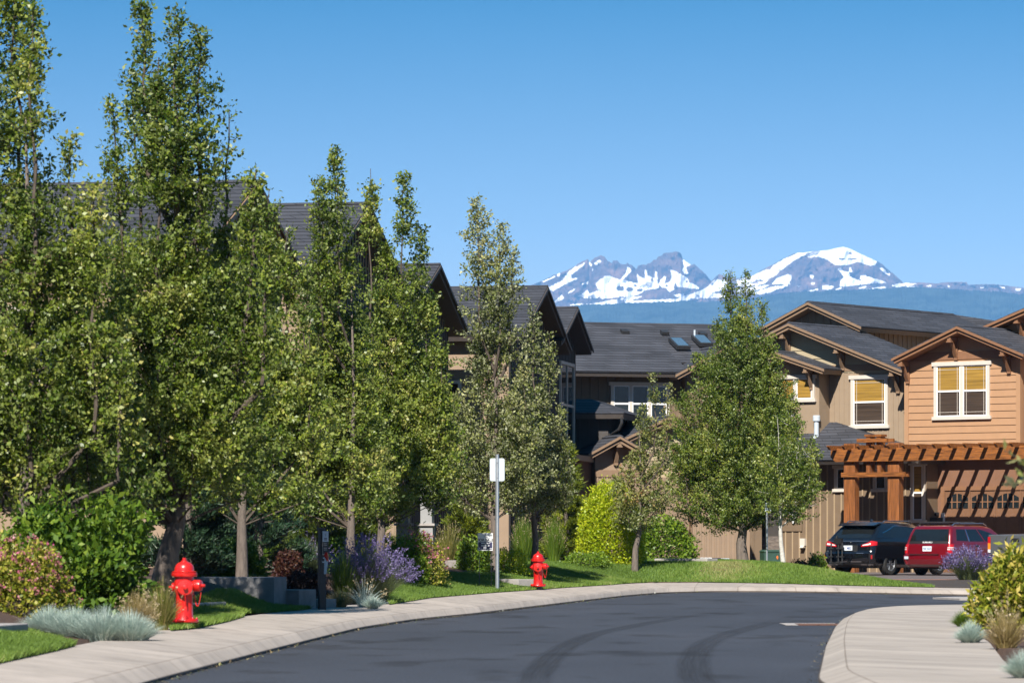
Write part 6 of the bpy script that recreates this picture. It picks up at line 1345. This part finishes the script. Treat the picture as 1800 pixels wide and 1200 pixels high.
up.patch('windscreen', M['car_glass'], root, .425, .575, 1.04, 1.40, .006, 10)
lo.patch('bumper_pad', M['black_plastic'], root, -.085, .06, .625, .638, .012, 10, 1)
m = MB(); m.box(-.55, .45, .0-.004, .10, .622, .646); m.build('step_pad', M['black_plastic'], root)
for sg in (-1, 1):
    a, b_ = (.100, .158) if sg > 0 else (-.158, -.100)
    tl = lo.patch('tail_light', M['lamp_red'], root, a, b_, .67, .945, .012, 8, 3)
    lo.patch('clear_lens', M['lamp_clear'], tl, a+.004, b_-.004, .775, .80, .018, 6, 1); lo.patch('clear_lens', M['lamp_clear'], tl, a+.004, b_-.004, .83, .855, .018, 6, 1)
    m = MB(); m.tube([(sg*.60, .55, 1.50), (sg*.61, .68, 1.565), (sg*.63, 2.3, 1.575), (sg*.62, 2.5, 1.50)], .02, 6); m.build('roof_rail', M['rim' if sg > 0 else 'black_plastic'], root)
for y in (.95, 1.85): m = MB(); m.tube([(-.63, y, 1.585), (-.5, y, 1.61), (.5, y, 1.61), (.64, y, 1.585)], .02, 6); m.build('cross_bar', M['dark_metal'], root)
lo.patch('door_handle', M['black_plastic'], root, .225, .236, .885, .915, .02, 3, 1, th=.02); lo.patch('door_handle', M['black_plastic'], root, .30, .311, .885, .915, .02, 3, 1, th=.02)
yq = lo.pt(0, .8)[1]-.012; m = MB(); m.box(-.155, .155, yq, yq+.03, .735, .885); pq = m.build('licence_plate', M['plate'], root); text('plate_number', '724 CLH', .075, M['ink_blue'], pq, Matrix.Translation((0, yq-.003, .81)) @ FACE)
yq = up.pt(0, 1.0)[1]-.014; text('lettering', 'SUBARU', .062, M['white'], root, Matrix.Translation((-.02, yq, 1.0)) @ FACE, sx=1.5)
yq = lo.pt(-.09, .55)[1]-.02; m = MB(); m.box(-.74, -.60, .005, .02, .50, .58); m.build('sticker', M['steel_flat'], root)
m = MB(); m.lathe([(.035, 0), (.035, .2)], 10); 
m = MB(Matrix.Translation((.45, .1, .26)) @ Matrix.Rotation(R(-90), 4, 'X')); m.lathe([(.03, 0), (.032, .25)], 12); m.build('exhaust_pipe', M['rim'], root)
m = MB(); m.box(-.74, .74, .3, 4.1, .2, .45); m.build('underbody', M['black_plastic'], root)
up.patch('mirror_base', M['black_plastic'], root, .348, .352, 1.03, 1.10, .01, 1, 1)
m = MB(); m.prism([(3.02, .99), (3.16, 1.0), (3.14, 1.12), (3.0, 1.1)], 'x', .84, 1.02); m.build('door_mirror', M['paint_red'], root, bevel=.02)
for y in (.95, 3.47):
    for sg in (-1, 1): wheel(root, sg*.74, y, .33, .21, sg, 'rim', 5, False)
# ---- grey pickup, only its rear corner in view
d = 112.5; root = empty('pickup_truck', 'grey pickup truck cut by the right edge behind the yellow green shrub', 'pickup truck', ((1738-CX)/F*d+.90*.788, d-.90*.616, .139), HEAD, 'cars parked on the driveway')
w = .93
m = MB(); m.prism([(0.03, .62), (.03, 1.22), (2.0, 1.25), (2.0, .62)], 'x', w-.10, w); m.prism([(0.03, .62), (.03, 1.22), (2.0, 1.25), (2.0, .62)], 'x', -w, -w+.10); m.box(-w+.1, w-.1, .1, 2.0, .62, .70); m.box(-w, w, 2.0, 2.06, .62, 1.26); m.build('bed', M['paint_grey'], root, bevel=.02)
m = MB(); m.box(-w+.085, w-.085, -.01, .06, .64, 1.225); m.build('tailgate', M['paint_grey'], root, bevel=.025)
m = MB(); m.box(-w+.22, w-.22, -.018, -.011, .74, 1.10); m.build('tailgate_panel', M['paint_grey'], root, bevel=.006)
m = MB(); m.box(-.13, .13, -.035, -.0185, 1.02, 1.12); m.build('tailgate_handle', M['black_plastic'], root, bevel=.008)
for sg in (-1, 1):
    x0, x1 = (w-.083, w+.004) if sg > 0 else (-w-.004, -w+.083)
    m = MB(); m.box(x0, x1, .0, .1, .98, 1.16); tl = m.build('tail_light', M['lamp_red'], root, bevel=.006)
    m = MB(); m.box(x0, x1, .0, .1, .80, .975); m.build('amber_lens', M['lamp_amber'], tl, bevel=.004)
    m = MB(); m.box(x0, x1, .0, .1, .70, .795); m.build('clear_lens', M['lamp_clear'], tl, bevel=.004)
m = MB(); m.box(-w, w, -.16, .02, .42, .60); m.build('rear_bumper', M['chrome'], root, bevel=.03)
cb_ = Shell([(.45,.90,2.1,5.3,.2), (.7,.93,2.08,5.45,.2), (1.0,.93,2.08,5.4,.2), (1.12,.90,2.1,5.1,.2)]); bd = cb_.body('cab_body', M['paint_grey'], root)
cu = Shell([(1.1,.86,2.15,4.3,.12), (1.5,.76,2.3,3.75,.12), (1.72,.66,2.45,3.4,.14), (1.76,.5,2.6,3.2,.15)]); cu.body('cabin', M['paint_grey'], root); cu.patch('rear_window', M['car_glass'], root, -.09, .09, 1.2, 1.6, .006)
cu.patch('side_window', M['car_glass'], root, .18, .34, 1.18, 1.6, .006); cu.patch('side_window', M['car_glass'], root, -.34, -.18, 1.18, 1.6, .006)
for y in (.95, 4.5):
    for sg in (-1, 1): wheel(root, sg*.80, y, .37, .25, sg)
m = MB(); m.box(-.7, .7, .2, 5.2, .35, .6); m.build('underbody', M['black_plastic'], root)
